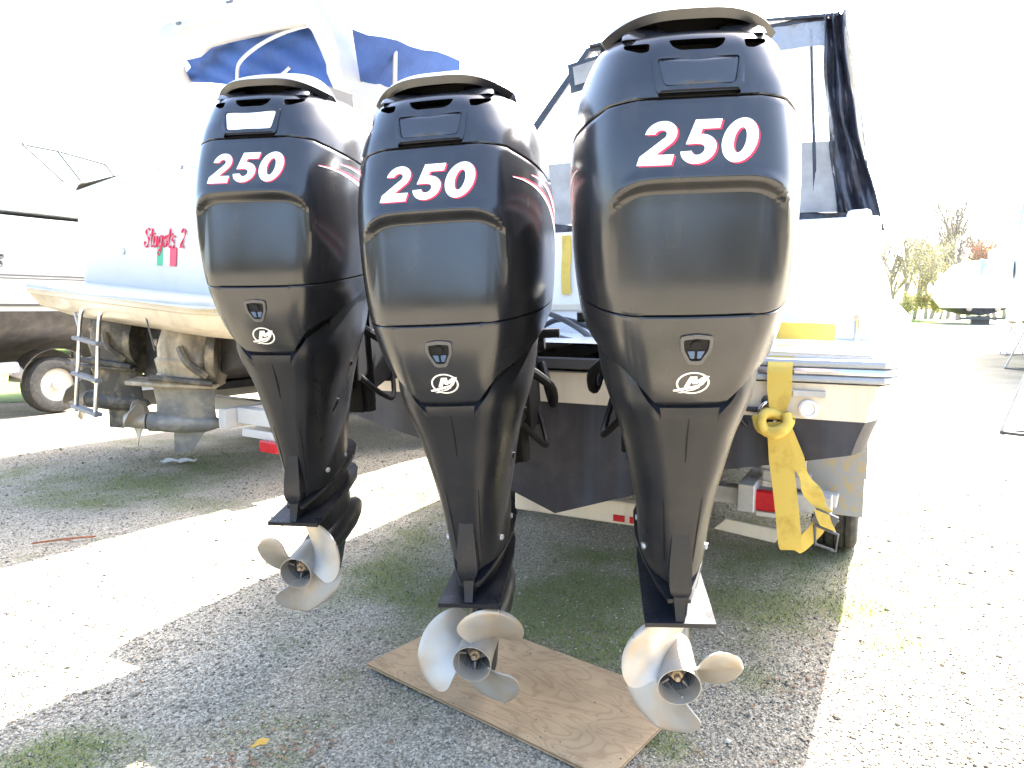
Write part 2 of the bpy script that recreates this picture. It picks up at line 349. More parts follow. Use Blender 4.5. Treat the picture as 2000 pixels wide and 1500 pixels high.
def soup(name, V, F, m, label=None):
    """V (n,k,3) F list of faces over k -> one mesh quickly"""
    n, k, _ = V.shape; F = np.array(F); nf = len(F); fs = F.shape[1]
    me = bpy.data.meshes.new(name); me.vertices.add(n * k); me.vertices.foreach_set('co', V.reshape(-1).astype(np.float32))
    idx = (F[None] + (np.arange(n) * k)[:, None, None]).reshape(-1)
    me.loops.add(len(idx)); me.loops.foreach_set('vertex_index', idx.astype(np.int32))
    me.polygons.add(n * nf); me.polygons.foreach_set('loop_start', (np.arange(n * nf) * fs).astype(np.int32))
    me.update(calc_edges=True); me.validate()
    return obj(name, me, m, None, 0, kind='stuff')
def stones():
    N = 120000
    u = RNG.random(N); y = 1.35 + 5.5 * u ** 1.9; x = (RNG.random(N) - .5) * 2 * (y * .78 + .1)
    keep = (moss(x, y) < RNG.random(N) * 1.2); x, y = x[keep], y[keep]; n = len(x)
    r_ = (.0016 + .0040 * RNG.random(n) ** 2.4 + .007 * (RNG.random(n) > .985) * RNG.random(n)) * (1 + .10 * y)
    P = np.array([(1, 0, 0), (0, 1, 0), (-1, 0, 0), (0, -1, 0), (0, 0, 1), (0, 0, -1)], float)
    V = P[None] * (.65 + .7 * RNG.random((n, 6, 1))) * np.stack([np.ones(n), .7 + .5 * RNG.random(n), .45 + .35 * RNG.random(n)], -1)[:, None, :] * r_[:, None, None]
    a = RNG.random(n) * 2 * PI; c, s = np.cos(a)[:, None], np.sin(a)[:, None]
    V = np.stack([V[..., 0] * c - V[..., 1] * s, V[..., 0] * s + V[..., 1] * c, V[..., 2]], -1)
    V += np.stack([x, y, GZ(x, y) + r_ * .3], -1)[:, None, :]
    m = bpy.data.materials.new('gravel_stone'); m.use_nodes = True; nn = m.node_tree.nodes; ll = m.node_tree.links; p = nn['Principled BSDF']; p.inputs['Roughness'].default_value = .85
    g = nn.new('ShaderNodeNewGeometry'); cr = nn.new('ShaderNodeValToRGB'); e = cr.color_ramp.elements
    e[0].color = (.12, .10, .072, 1); e[1].color = (.56, .50, .40, 1); k = e.new(.55); k.color = (.31, .272, .205, 1); k = e.new(.8); k.color = (.38, .31, .21, 1)
    ll.new(g.outputs['Random Per Island'], cr.inputs[0]); ll.new(cr.outputs[0], p.inputs['Base Color'])
    soup('loose_gravel', V, [(0, 1, 4), (1, 2, 4), (2, 3, 4), (3, 0, 4), (1, 0, 5), (2, 1, 5), (3, 2, 5), (0, 3, 5)], m)
stones()
def grass():
    N = 150000
    u = RNG.random(N); y = 1.35 + 6.0 * u ** 1.5; x = (RNG.random(N) - .5) * 2 * (y * .78 + .1)
    keep = (moss(x, y) > .25 + .75 * RNG.random(N)); x, y = x[keep], y[keep]; n = len(x)
    h = .006 + .018 * RNG.random(n) ** 1.6; a = RNG.random(n) * 2 * PI; w = .0012 + .0012 * RNG.random(n); ln = h * (.5 + 1.0 * RNG.random(n)); b = a + 1.2 * (RNG.random(n) - .5)
    z = GZ(x, y)
    V = np.empty((n, 3, 3)); V[:, 0] = np.stack([x - w * np.sin(a), y + w * np.cos(a), z], -1); V[:, 1] = np.stack([x + w * np.sin(a), y - w * np.cos(a), z], -1)
    V[:, 2] = np.stack([x + ln * np.cos(b), y + ln * np.sin(b), z + h], -1)
    m = bpy.data.materials.new('grass_blade'); m.use_nodes = True; nn = m.node_tree.nodes; ll = m.node_tree.links; p = nn['Principled BSDF']; p.inputs['Roughness'].default_value = .7
    g = nn.new('ShaderNodeNewGeometry'); cr = nn.new('ShaderNodeValToRGB'); e = cr.color_ramp.elements
    e[0].color = (.05, .085, .015, 1); e[1].color = (.24, .22, .1, 1); k = e.new(.65); k.color = (.13, .19, .04, 1)
    ll.new(g.outputs['Random Per Island'], cr.inputs[0]); ll.new(cr.outputs[0], p.inputs['Base Color'])
    soup('short_grass', V, [(0, 1, 2)], m)
grass()
def leaves():
    pts = []
    for px, py, s_, k in ((520, 1470, .25, 60), (460, 1490, .2, 30), (1250, 1450, .35, 20), (1590, 1340, .12, 40), (1600, 1250, .2, 18), (500, 1250, .5, 14), (1180, 1250, .3, 30), (1450, 1380, .4, 26), (800, 1420, .5, 16)):
        g = gnd(px, py)
        for _ in range(k): pts.append((g.x + random.gauss(0, s_ * .5), g.y + random.gauss(0, s_ * .5)))
    n = len(pts); V = np.empty((n, 4, 3))
    for i, (x, y) in enumerate(pts):
        a = random.random() * 6.28; L = random.uniform(.006, .014); w = L * random.uniform(.3, .55); z = float(GZ(np.array([x]), np.array([y]))[0]) + .004
        c, s = math.cos(a), math.sin(a)
        V[i] = [(x - L * c, y - L * s, z), (x + w * s, y - w * c, z + .004), (x + L * c, y + L * s, z + random.uniform(0, .006)), (x - w * s, y + w * c, z + .003)]
    soup('dead_leaves', V, [(0, 1, 2, 3)], M['deadleaf'])
leaves()
# grass verge far right and a strip of lawn behind the trailers on the left
M['lawn'] = mat('lawn', (.13, .2, .025), .9, noise=(.6, (.2, .24, .05), .4, .7), bump=(20, .6, .05))
mb = MB(); mb.grid([[(x, y, -.002 + .25 * math.sin(x * .2) * (1 if 66 < y < 90 else 0)) for x in np.linspace(-120, 160, 60)] for y in (63, 66, 70, 78, 90, 140)]); mb.build('grass_verge', M['lawn'], None, 60, kind='structure')
mb = MB(); mb.grid([[(x, y, .0) for x in (-22, -14, -9.5, -6.9)] for y in (10.2, 11.5, 13, 30)]); mb.build('lawn_strip', M['lawn'], None, 60, kind='structure')

# ------------------------------------------------------------------ outboard engines
def table(rows):
    a = np.array(rows, float); a = a[np.argsort(a[:, 0])]
    z = a[:, 0]; m = np.gradient(a[:, 1:], z, axis=0)
    def f(q):
        q = min(max(q, z[0]), z[-1]); i = min(max(int(np.searchsorted(z, q) - 1), 0), len(z) - 2); h = z[i + 1] - z[i]; t = (q - z[i]) / h
        return a[i, 1:] * (2 * t ** 3 - 3 * t * t + 1) + m[i] * h * (t ** 3 - 2 * t * t + t) + a[i + 1, 1:] * (-2 * t ** 3 + 3 * t * t) + m[i + 1] * h * (t ** 3 - t * t)
    return f
NR, NC, NS, NF = 20, 7, 14, 12
def half(p):
    """right half outline from rear centre to front centre"""
    yr, b, hw, cr, hm, ym, yf = p; out = []
    xa = hw - cr
    for k in range(NR): x = xa * k / (NR - 1); out.append((x, yr + b * (x / hw) ** 2))
    A = Vector((xa, yr + b * (xa / hw) ** 2)); C = Vector((hw, yr + b)); d = Vector((hm - hw, (ym - yr) * .40)).normalized(); B = C + d * cr
    for k in range(1, NC + 1): t = k / NC; q = A * (1 - t) ** 2 + C * 2 * t * (1 - t) + B * t * t; out.append((q.x, q.y))
    Mx = Vector((hm, ym)); L = (Mx - B).length
    for k in range(1, NS + 1):
        t = k / NS; q = B * (2 * t ** 3 - 3 * t * t + 1) + d * L * 1.1 * (t ** 3 - 2 * t * t + t) + Mx * (-2 * t ** 3 + 3 * t * t) + Vector((0, L * .9)) * (t ** 3 - t * t); out.append((q.x, q.y))
    for k in range(1, NF + 1):
        t = PI / 2 * k / NF; out.append((hm * max(math.cos(t), 0) ** .8, ym + (yf - ym) * math.sin(t) ** .8))
    out[-1] = (0, yf); return out
NH = NR + NC + NS + NF
COWL = table([(.78, .03, .01, .112, .026, .195, .30, .62), (.80, .016, .01, .113, .027, .20, .30, .64), (.87, -.018, .01, .12, .03, .222, .30, .68), (.95, -.041, .012, .138, .036, .243, .31, .72),
              (1.03, -.049, .013, .157, .04, .258, .32, .75), (1.13, -.046, .014, .168, .04, .268, .33, .77), (1.25, -.036, .015, .172, .04, .272, .34, .78), (1.313, -.022, .016, .173, .04, .272, .34, .78),
              (1.38, .0, .019, .172, .04, .268, .34, .77), (1.43, .02, .022, .170, .038, .262, .34, .755), (1.475, .038, .026, .168, .042, .254, .34, .74), (1.51, .050, .028, .162, .045, .243, .34, .72),
              (1.545, .066, .03, .154, .05, .228, .34, .70), (1.565, .077, .03, .150, .052, .217, .34, .68), (1.582, .087, .03, .146, .055, .207, .34, .67), (1.594, .097, .03, .140, .055, .196, .34, .655), (1.604, .109, .03, .132, .055, .184, .34, .64), (1.611, .125, .03, .122, .055, .17, .34, .62), (1.615, .150, .03, .11, .05, .155, .34, .59), (1.616, .19, .03, .10, .05, .14, .34, .56)])
MID = table([(1.0, .02, .01, .10, .03, .225, .28, .62), (.90, .02, .01, .10, .03, .21, .28, .60), (.80, .006, .008, .108, .03, .193, .27, .56), (.74, .022, .006, .094, .03, .174, .26, .54), (.70, .033, .006, .085, .028, .160, .26, .53), (.60, .050, .005, .067, .025, .134, .25, .51),
             (.50, .064, .004, .052, .02, .114, .25, .49), (.40, .077, .004, .040, .014, .098, .24, .47), (.30, .088, .004, .032, .01, .090, .24, .45), (.26, .09, .004, .028, .01, .083, .24, .45)])
GEAR = table([(.31, .10, .004, .026, .01, .075, .25, .46), (.20, .11, .004, .022, .01, .058, .27, .50), (.10, .15, .004, .012, .006, .04, .30, .52), (.0, .16, .004, .012, .006, .035, .32, .52)])
def recess(x, z):
    """pressed panel below the lip of the number face"""
    lip = 1.314 - .022 * min(abs(x) / .165, 1.15) ** 6
    d = lip - z
    return .027 * float(sm(d, 0, .03)) * (1 - float(sm(d, .04, .27))) * (1 - float(sm(abs(x), .164, .194))) - .006 * math.exp(-((d + .006) / .012) ** 2) * (1 - float(sm(abs(x), .14, .19)))
def section_loft(tab, zs, zb=None, zt=None, disp=None, lip=.003):
    """zs: 0..1 parameters; zb, zt: bottom and top heights per half-outline index (number or array)"""
    zb = np.broadcast_to(np.asarray(zb, float), (NH,)); zt = np.broadcast_to(np.asarray(zt, float), (NH,))
    rings = []
    cache = {}
    for ti, t in enumerate(zs):
        pts = []
        edge = ti in (0, len(zs) - 1)
        for j in range(NH):
            z = zb[j] + (zt[j] - zb[j]) * t; key = round(z, 4)
            if key not in cache: cache[key] = half(tab(z))
            x, y = cache[key][j]
            if disp and j < NR + NC + 4: y += disp(x, z)
            if edge and lip: y += lip * (1 if j < NR else (-1 if j > NR + NC + NS else 0)); x -= lip * (1 if NR <= j <= NR + NC + NS + 4 else 0); x = max(x, 0)
            pts.append((x, y, z))
        ring = pts + [(-x, y, z) for x, y, z in pts[-2:0:-1]]
        rings.append(ring)
    return rings
def glyph250():
    def arc(cx, cy, rx, ry, a0, a1, n=16): return [(cx + rx * math.cos(R(a0 + (a1 - a0) * k / n)), cy + ry * math.sin(R(a0 + (a1 - a0) * k / n))) for k in range(n + 1)]
    two = arc(.42, .69, .37, .31, 178, -38, 22) + [(.40, .235), (.82, .235), (.80, 0), (.0, 0), (.02, .20)] + arc(.42, .69, .135, .105, -42, 172, 14)
    five = [(.20, 1), (.82, 1), (.80, .79), (.40, .79), (.375, .655)] + arc(.40, .335, .41, .335, 92, -172, 26) + arc(.395, .325, .15, .125, -168, 95, 14) + [(.33, .46), (.08, .45)]
    z0 = arc(.42, .5, .42, .5, 0, 360, 40)[:-1]; z1 = arc(.42, .5, .145, .285, 360, 0, 28)[:-1]
    return [[two], [five], [z0, z1]]
SEAM, CAPZ = 1.029, 1.476
MESH = {}
def engine_meshes():
    zb = np.empty(NH)
    for j in range(NH):
        if j < NR: x = .086 * j / (NR - 1); zb[j] = .80 + .012 * float(sm(x, .076, .088))
        elif j < NR + NC: zb[j] = .812 + .07 * (j - NR + 1) / NC
        elif j < NR + NC + NS: zb[j] = .882 + .11 * ((j - NR - NC + 1) / NS)
        else: zb[j] = .992
    lower = section_loft(COWL, [0, .012] + list(np.linspace(.06, .985, 22)) + [1], zb, SEAM - .0015)
    MESH['lower_cowl'] = MB().loft(lower).mesh('lower_cowl')
    capz = np.empty(NH)
    for j in range(NH): capz[j] = CAPZ if j < NR else CAPZ - .012 * (j - NR + 1) / NC if j < NR + NC else CAPZ - .012 - .085 * ((j - NR - NC + 1) / NS) ** .9 if j < NR + NC + NS else CAPZ - .097 - .02 * (j - NR - NC - NS) / NF
    hz = lambda z: (z - SEAM) / (CAPZ - SEAM)
    zz = [0, .006] + list(np.linspace(.02, hz(1.235), 22)) + list(np.linspace(hz(1.238), hz(1.335), 40)) + list(np.linspace(hz(1.34), .99, 16)) + [1]
    upper = section_loft(COWL, zz, SEAM + .0015, capz - .0018, disp=recess)
    MESH['cowl'] = MB().loft(upper).mesh('cowl')
    cap = section_loft(COWL, [0, .015] + list(np.linspace(.06, .97, 24)) + [1], capz + .0018, 1.616, lip=.003)
    MESH['cowl_cap'] = cut(MB().loft(cap).mesh('cowl_cap'), cap_cutters())
    midz = zb - np.array([.005 if j < NR - 2 else .030 if j < NR + NC + 2 else .010 for j in range(NH)])
    MESH['midsection'] = MB().loft(section_loft(MID, list(np.linspace(0, .97, 30)) + [1], .265, midz, lip=.004)).mesh('midsection')
    MESH['gearcase'] = gearcase()
    # lid
    rows = []
    for t in np.linspace(0, 1, 22):
        row = []
        for s in np.linspace(-1, 1, 41):
            ly = .140 + .10 * abs(s) ** 3; lz = 1.653 - .040 * abs(s) ** 3
            yf = .58 - .27 * s * s; x = .196 * s; y = ly + t * (yf - ly)
            z = lz + .044 * (1 - .9 * s ** 4) * math.sin(PI * min(1, t * .95 + .02)) ** .75 - .030 * t ** 3 - .012 * s ** 4 * t
            row.append((x, y, z))
        rows.append(row[::-1])
    MESH['carry_lid'] = MB().slab(rows[::-1], .021).mesh('carry_lid')
    bv = BVHTree.FromPolygons(*[list(x) for x in joined(['cowl', 'lower_cowl'])])
    bcap = BVHTree.FromPolygons(*[list(x) for x in joined(['cowl_cap'])])
    # number
    w, r_ = MB(), MB(); hgt = .087; sl = .24
    x0s = (-.132, -.0475, .033)
    for loops, x0 in zip(glyph250(), x0s):
        def tr(p, dx=0, dz=0): return (x0 + p[0] * .088 + p[1] * hgt * sl + dx, 1.344 + p[1] * hgt + dz)
        pm = patch(bv, [[tr(p) for p in lp] for lp in loops], .0016); w.add(pm.v, pm.f)
        pm = patch(bv, [[tr(p, .0042, -.003) for p in lp] for lp in loops], .0008); r_.add(pm.v, pm.f)
    MESH['number_decal'] = w.mesh('number_decal'); MESH['decal_outline'] = r_.mesh('decal_outline')
    # emblem: ring, slanted letter, speed strokes
    em = MB(); cz = .866; k = .0375
    def el(rx, rz, n=44): return [(rx * math.cos(2 * PI * i / n), cz + rz * math.sin(2 * PI * i / n)) for i in range(n)]
    def E(p): return [((x - 43) / 31 * k, cz - (z - 110) / 24.5 * k * .80) for x, z in p]
    for loops in ([el(k, k * .80), el(k * .88, k * .80 * .87)[::-1]],
                  [E([(37, 95), (50, 95), (50.5, 103.5), (64, 93.5), (73, 95), (62, 114), (53.5, 114), (58, 107), (50, 112), (43, 112), (41, 107), (36, 118), (27, 118)])],
                  [E([(8, 125), (30, 119), (52, 114), (62, 111.5), (60, 115.5), (40, 122.5), (18, 128.5), (8, 128.5)])],
                  [E([(16, 132), (40, 124.5), (58, 117), (55, 121), (46, 126), (30, 129.5), (26, 132.5)])]):
        pm = patch(bv, loops, .0012, .008); em.add(pm.v, pm.f)
    MESH['emblem'] = em.mesh('emblem')
    # flush port
    cz = .953; sh = rounded([(-.036, .031), (0, .036), (.036, .031), (.034, .0), (.015, -.037), (-.015, -.037), (-.034, .0)], .008)
    inn = rounded([(-.0285, .023), (0, .0265), (.0285, .023), (.0265, .0), (.0115, -.0275), (-.0115, -.0275), (-.0265, .0)], .005)
    mv = lambda L: [(x, z + cz) for x, z in L]
    MESH['port_bezel'] = patch(bv, [mv(sh), mv(inn)[::-1]], .006, .02).mesh('port_bezel')
    MESH['port_well'] = patch(bv, [mv([(x * 1.02, z * 1.02) for x, z in inn])], .0008, .02).mesh('port_well')
    v_ = MB()
    for s in (-1, 1):
        pm = patch(bv, [mv(rounded([(s * .003, -.004), (s * .019, -.004), (s * .011, -.022), (s * .003, -.022)], .002))], .0035, .02); v_.add(pm.v, pm.f)
    MESH['port_vane'] = v_.mesh('port_vane')
    MESH['port_plug'] = patch(bv, [mv([(.0115 * math.cos(2 * PI * i / 20), .0095 + .0105 * math.sin(2 * PI * i / 20)) for i in range(20)])], .005, .02).mesh('port_plug')
    # plate on the cap with its raised surround
    out = rounded([(-.097, 1.563), (.097, 1.563), (.089, 1.486), (-.089, 1.486)], .012)
    pl = rounded([(-.083, 1.554), (.083, 1.554), (.072, 1.502), (-.072, 1.502)], .009)
    MESH['latch_cover'] = patch(bcap, [out, rounded([(-.085, 1.556), (.085, 1.556), (.074, 1.500), (-.074, 1.500)], .009)[::-1]], .0065, .012).mesh('latch_cover')
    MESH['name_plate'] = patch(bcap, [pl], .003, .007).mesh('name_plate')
    # side flashes
    for side, mode in ((1, 'right'), (-1, 'left')):
        w, r_ = MB(), MB()
        for (ya, za, yb, zb_, wd) in (((.07, 1.388, .54, 1.20, .046), (.155, 1.392, .58, 1.25, .038)) if side > 0 else ((.17, 1.335, .54, 1.17, .040), (.235, 1.34, .58, 1.21, .034))):
            def curve(o0, o1, n=14):
                L = []
                for i in range(n + 1):
                    t = i / n; y = ya + (yb - ya) * t; z = za + (zb_ - za) * (t ** 1.35); L.append((y, z + (o0 + (o1 - o0) * t) * 1.0))
                return L
            white = curve(-.001, -wd) + curve(.0, -wd * .35)[::-1]; red = curve(.0008, -wd * .33) + curve(.002, wd * .25)[::-1]
            pm = patch(bv, [white], .0014, .012, mode); w.add(pm.v, pm.f); pm = patch(bv, [red], .0012, .012, mode); r_.add(pm.v, pm.f)
        MESH['w%d' % side] = w.mesh('side_flash'); MESH['r%d' % side] = r_.mesh('flash_edge')
    # plates
    def plate(prof, th):
        P = [(h, y, z) for y, h, z in prof] + [(-h, y, z) for y, h, z in prof[::-1] if h > 0]
        n = len(P); b = MB(); b.add([(x, y, z + th / 2) for x, y, z in P] + [(x, y, z - th / 2) for x, y, z in P], [])
        k = len(prof); f = []
        idxR = list(range(k)); idxL = [n - 1 - i if i < k - 1 else k - 1 for i in range(k)]
        for i in range(k - 1):
            q = (idxR[i], idxR[i + 1], idxL[i + 1], idxL[i])
            q = tuple(dict.fromkeys(q)); f.append(q); f.append(tuple(i_ + n for i_ in q[::-1]))
        for i in range(n): f.append((i, i + n, (i + 1) % n + n, (i + 1) % n))
        b.f = f; return b
    MESH['anticavitation_plate'] = plate([(.02, .092, .182), (.12, .091, .183), (.34, .088, .184), (.46, .075, .184), (.54, .05, .184), (.585, .022, .184), (.60, 0, .184)], .013).mesh('anticavitation_plate')
    MESH['splash_plate'] = plate([(.055, .030, .232), (.12, .058, .250), (.20, .084, .270), (.30, .098, .286), (.42, .094, .296), (.51, .066, .300), (.56, .03, .302), (.58, 0, .302)], .012).mesh('splash_plate')
    b = MB(); rings = []
    for z, y, hw in ((.43, .078, .020), (.38, .064, .025), (.33, .050, .029), (.285, .040, .029), (.265, .040, .025), (.248, .048, .016), (.215, .038, .013), (.19, .026, .012)):
        rings.append([(-hw, y, z), (hw, y, z), (hw * .9, .2, z), (-hw * .9, .2, z)])
    MESH['exhaust_rib'] = b.loft(rings).mesh('exhaust_rib')
    for s in (-1, 1):
        rings = []
        for z, wx, ya in ((1.604, .052, .140), (1.615, .050, .154), (1.621, .044, .168), (1.627, .038, .182), (1.634, .034, .192)):
            x = s * .102; rings.append([(x - wx, ya + .012, z), (x - wx * .8, ya, z), (x + wx * .8, ya, z), (x + wx, ya + .012, z), (x + wx, .27, z), (x - wx, .27, z)])
        MESH['lid_support%d' % s] = MB().loft(rings).mesh('lid_support')
    MESH['air_intake'] = MB().box((0, .44, 1.628), (.28, .32, .06)).mesh('air_intake')
    MESH['mount'] = mount()
    bmid = BVHTree.FromPolygons(*[list(x) for x in joined(['midsection'])])
    MESH['casting_seam'] = patch(bmid, [[(-.0012, .64), (.0012, .64), (.0012, .785), (-.0012, .785)]], .0008, .02, 'rear', .003).mesh('casting_seam')
    q = MB()
    for s_ in (-1, 1):
        pm = patch(bmid, [[(s_ * .036, .33), (s_ * .0385, .33), (s_ * .050, .53), (s_ * .0475, .53)]], .0008, .02, 'rear', .003); q.add(pm.v, pm.f)
    MESH['leg_groove'] = q.mesh('leg_groove')
    for s_, mode in ((1, 'right'), (-1, 'left')):
        for k_, (y_, z_) in enumerate(((.17, .33), (.33, .33), (.22, .58), (.30, .70))):
            MESH['bolt%d%d' % (s_, k_)] = patch(bmid, [[(y_ + .009 * math.cos(a), z_ + .009 * math.sin(a)) for a in np.linspace(0, 2 * PI, 6, endpoint=False)]], .006, .02, mode, .004).mesh('bolt')
def joined(names):
    V, F = [], []
    for n in names:
        me = MESH[n]; b = len(V); V += [v.co.copy() for v in me.vertices]; F += [tuple(i + b for i in p.vertices) for p in me.polygons]
    return V, F
def cap_cutters():
    def pod(poly, y0, y1):
        return MB().prism(rounded(poly, .006, 3), 1, lambda u, v, h: (u, y0 + (y1 - y0) * h, v))
    L = [pod([(-.060, 1.5935), (.060, 1.5935), (.052, 1.579), (.036, 1.571), (-.036, 1.571), (-.052, 1.579)], .02, .20)]
    for s in (-1, 1): L.append(pod([(s * .098, 1.590), (s * .152, 1.592), (s * .150, 1.583), (s * .118, 1.571), (s * .100, 1.573)][::s], .02, .20))
    L.append(pod([(-.085, 1.4795), (.085, 1.4795), (.085, 1.487), (-.085, 1.487)], -.05, .075))
    return L
def cut(me, cutters):
    o = bpy.data.objects.new('tmp', me); COL.objects.link(o); tmp = []
    me.materials.append(M['paint']); me.materials.append(M['dark'])
    for c in cutters:
        cm = c.mesh('c'); cm.materials.append(M['paint']); cm.materials.append(M['dark']); cm.polygons.foreach_set('material_index', [1] * len(cm.polygons))
        co = bpy.data.objects.new('c', cm); COL.objects.link(co); tmp.append(co)
        b = o.modifiers.new('b', 'BOOLEAN'); b.operation = 'DIFFERENCE'; b.object = co; b.solver = 'EXACT'
    dg = bpy.context.evaluated_depsgraph_get(); new = bpy.data.meshes.new_from_object(o.evaluated_get(dg)); new.name = me.name
    for t in tmp + [o]: bpy.data.objects.remove(t)
    return new
def gearcase():
    b = MB(); b.loft(section_loft(GEAR, list(np.linspace(0, 1, 14)), .0, .305, lip=0))
    b.lathe([(.158, .02), (.16, .055), (.24, .064), (.34, .067), (.46, .062), (.54, .049), (.60, .03), (.625, .012), (.63, .001)], 'Y', (0, 0, 0), 28)
    # skeg
    rings = []
    for z, ya, yb, t in ((-.04, .19, .50, .016), (-.10, .21, .46, .014), (-.16, .225, .41, .012), (-.21, .235, .365, .010), (-.225, .25, .345, .006)):
        rings.append([(0, ya, z), (t * .5, ya + (yb - ya) * .3, z), (t * .5, ya + (yb - ya) * .7, z), (0, yb, z), (-t * .5, ya + (yb - ya) * .7, z), (-t * .5, ya + (yb - ya) * .3, z)])
    b.loft(rings); return b.mesh('gearcase')
def mount():
    b = MB()
    b.box((0, .60, .74), (.24, .30, .30)); b.box((-.115, .72, .72), (.04, .26, .40)); b.box((.115, .72, .72), (.04, .26, .40))
    b.tube([(-.20, .60, .86), (.20, .60, .86)], .028, 12); b.box((0, .66, .50), (.16, .16, .16)); b.tube([(0, .56, .84), (0, .60, .52)], .05, 14)
    b.box((0, .86, .70), (.27, .06, .42))
    for s_ in (-1, 1):
        b.tube(catmull([(s_ * .13, .50, .80), (s_ * .21, .60, .70), (s_ * .20, .74, .60), (s_ * .15, .88, .72)], 6), .017, 8); b.tube(catmull([(s_ * .10, .48, .62), (s_ * .17, .58, .50), (s_ * .17, .72, .46), (s_ * .12, .86, .58)], 6), .011, 8)
    b.tube([(-.26, .52, .90), (.26, .52, .90)], .016, 10); b.tube([(-.09, .62, .62), (-.09, .62, .42)], .03, 12); b.tube([(.09, .62, .62), (.09, .62, .42)], .03, 12)
    return b.mesh('mounting_bracket')
def prop_parts():
    h = MB()
    prof = [(.16, .0555), (.10, .0545), (.04, .0555), (.012, .0575), (.0, .0585), (.0, .0562), (.012, .0545), (.05, .0525), (.12, .052)]
    h.lathe(prof, 'Y', (0, 0, 0), 44, False)
    MESH['hub'] = h.mesh('hub')
    i = MB(); i.lathe([(.0495, .0525), (.11, .052), (.112, .03), (.07, .029), (.068, .022), (.068, .001)], 'Y', (0, 0, 0), 32, False)
    for k in range(4):
        a = k * PI / 2 + .6; i.box((.04 * math.cos(a), .08, .04 * math.sin(a)), (.026, .06, .006), ry=-a)
    MESH['hub_inside'] = i.mesh('hub_inside')
    n = MB(); n.lathe([(.075, .019), (.048, .019), (.044, .016), (.044, .009), (.03, .009), (.027, .006), (.027, .001)], 'Y', (0, 0, 0), 6, False); MESH['nut'] = n.mesh('shaft_nut')
    for hand in (1, -1):
        rows = []; Rh, Rt = .050, .174
        for a in np.linspace(0, 1, 24):
            r_ = Rh + (Rt - Rh) * (1 - (1 - a) ** 1.6); q = (r_ - Rh) / (Rt - Rh)
            ha = R(42 + 14 * math.sin(PI * min(q * .85, 1))) * (max(1 - q ** 4.2, 0.0004)) ** .55
            row = []
            for c in np.linspace(-1, 1, 17):
                phi = ha * c + R(10) * q * q; y = .080 - phi * .078 - .030 * q + .012 * q * c * c
                row.append((r_ * math.cos(phi), y, hand * r_ * math.sin(phi)))
            rows.append(row)
        MESH['blade%d' % hand] = MB().slab(rows, .0042).mesh('blade')
engine_meshes(); prop_parts()
ENG = [((-.772, 2.455, -.942), (-8.64, 9.21, -.39)), ((-.12, 2.022, -1.056), (-8.94, 7.99, -2.55)), ((.449, 1.814, -1.012), (-4.83, 12.45, -1.35))]
LAB = ['black outboard engine with white plate on its cap, leftmost of the three',
       'middle black outboard engine, its propeller hanging just over the plywood sheet',
       'nearest and largest black outboard engine, beside the yellow strap, its number lowest on the right']
PROT = [R(-44), R(-50), R(-3)]
def rotm(k):
    yaw, tilt, rol = (R(q) for q in ENG[k][1]); return (Matrix.Rotation(yaw, 3, 'Z') @ Matrix.Rotation(tilt, 3, 'X') @ Matrix.Rotation(rol, 3, 'Y')).to_4x4()
LAB[2] = 'nearest and largest black outboard engine, beside the knotted yellow strap'
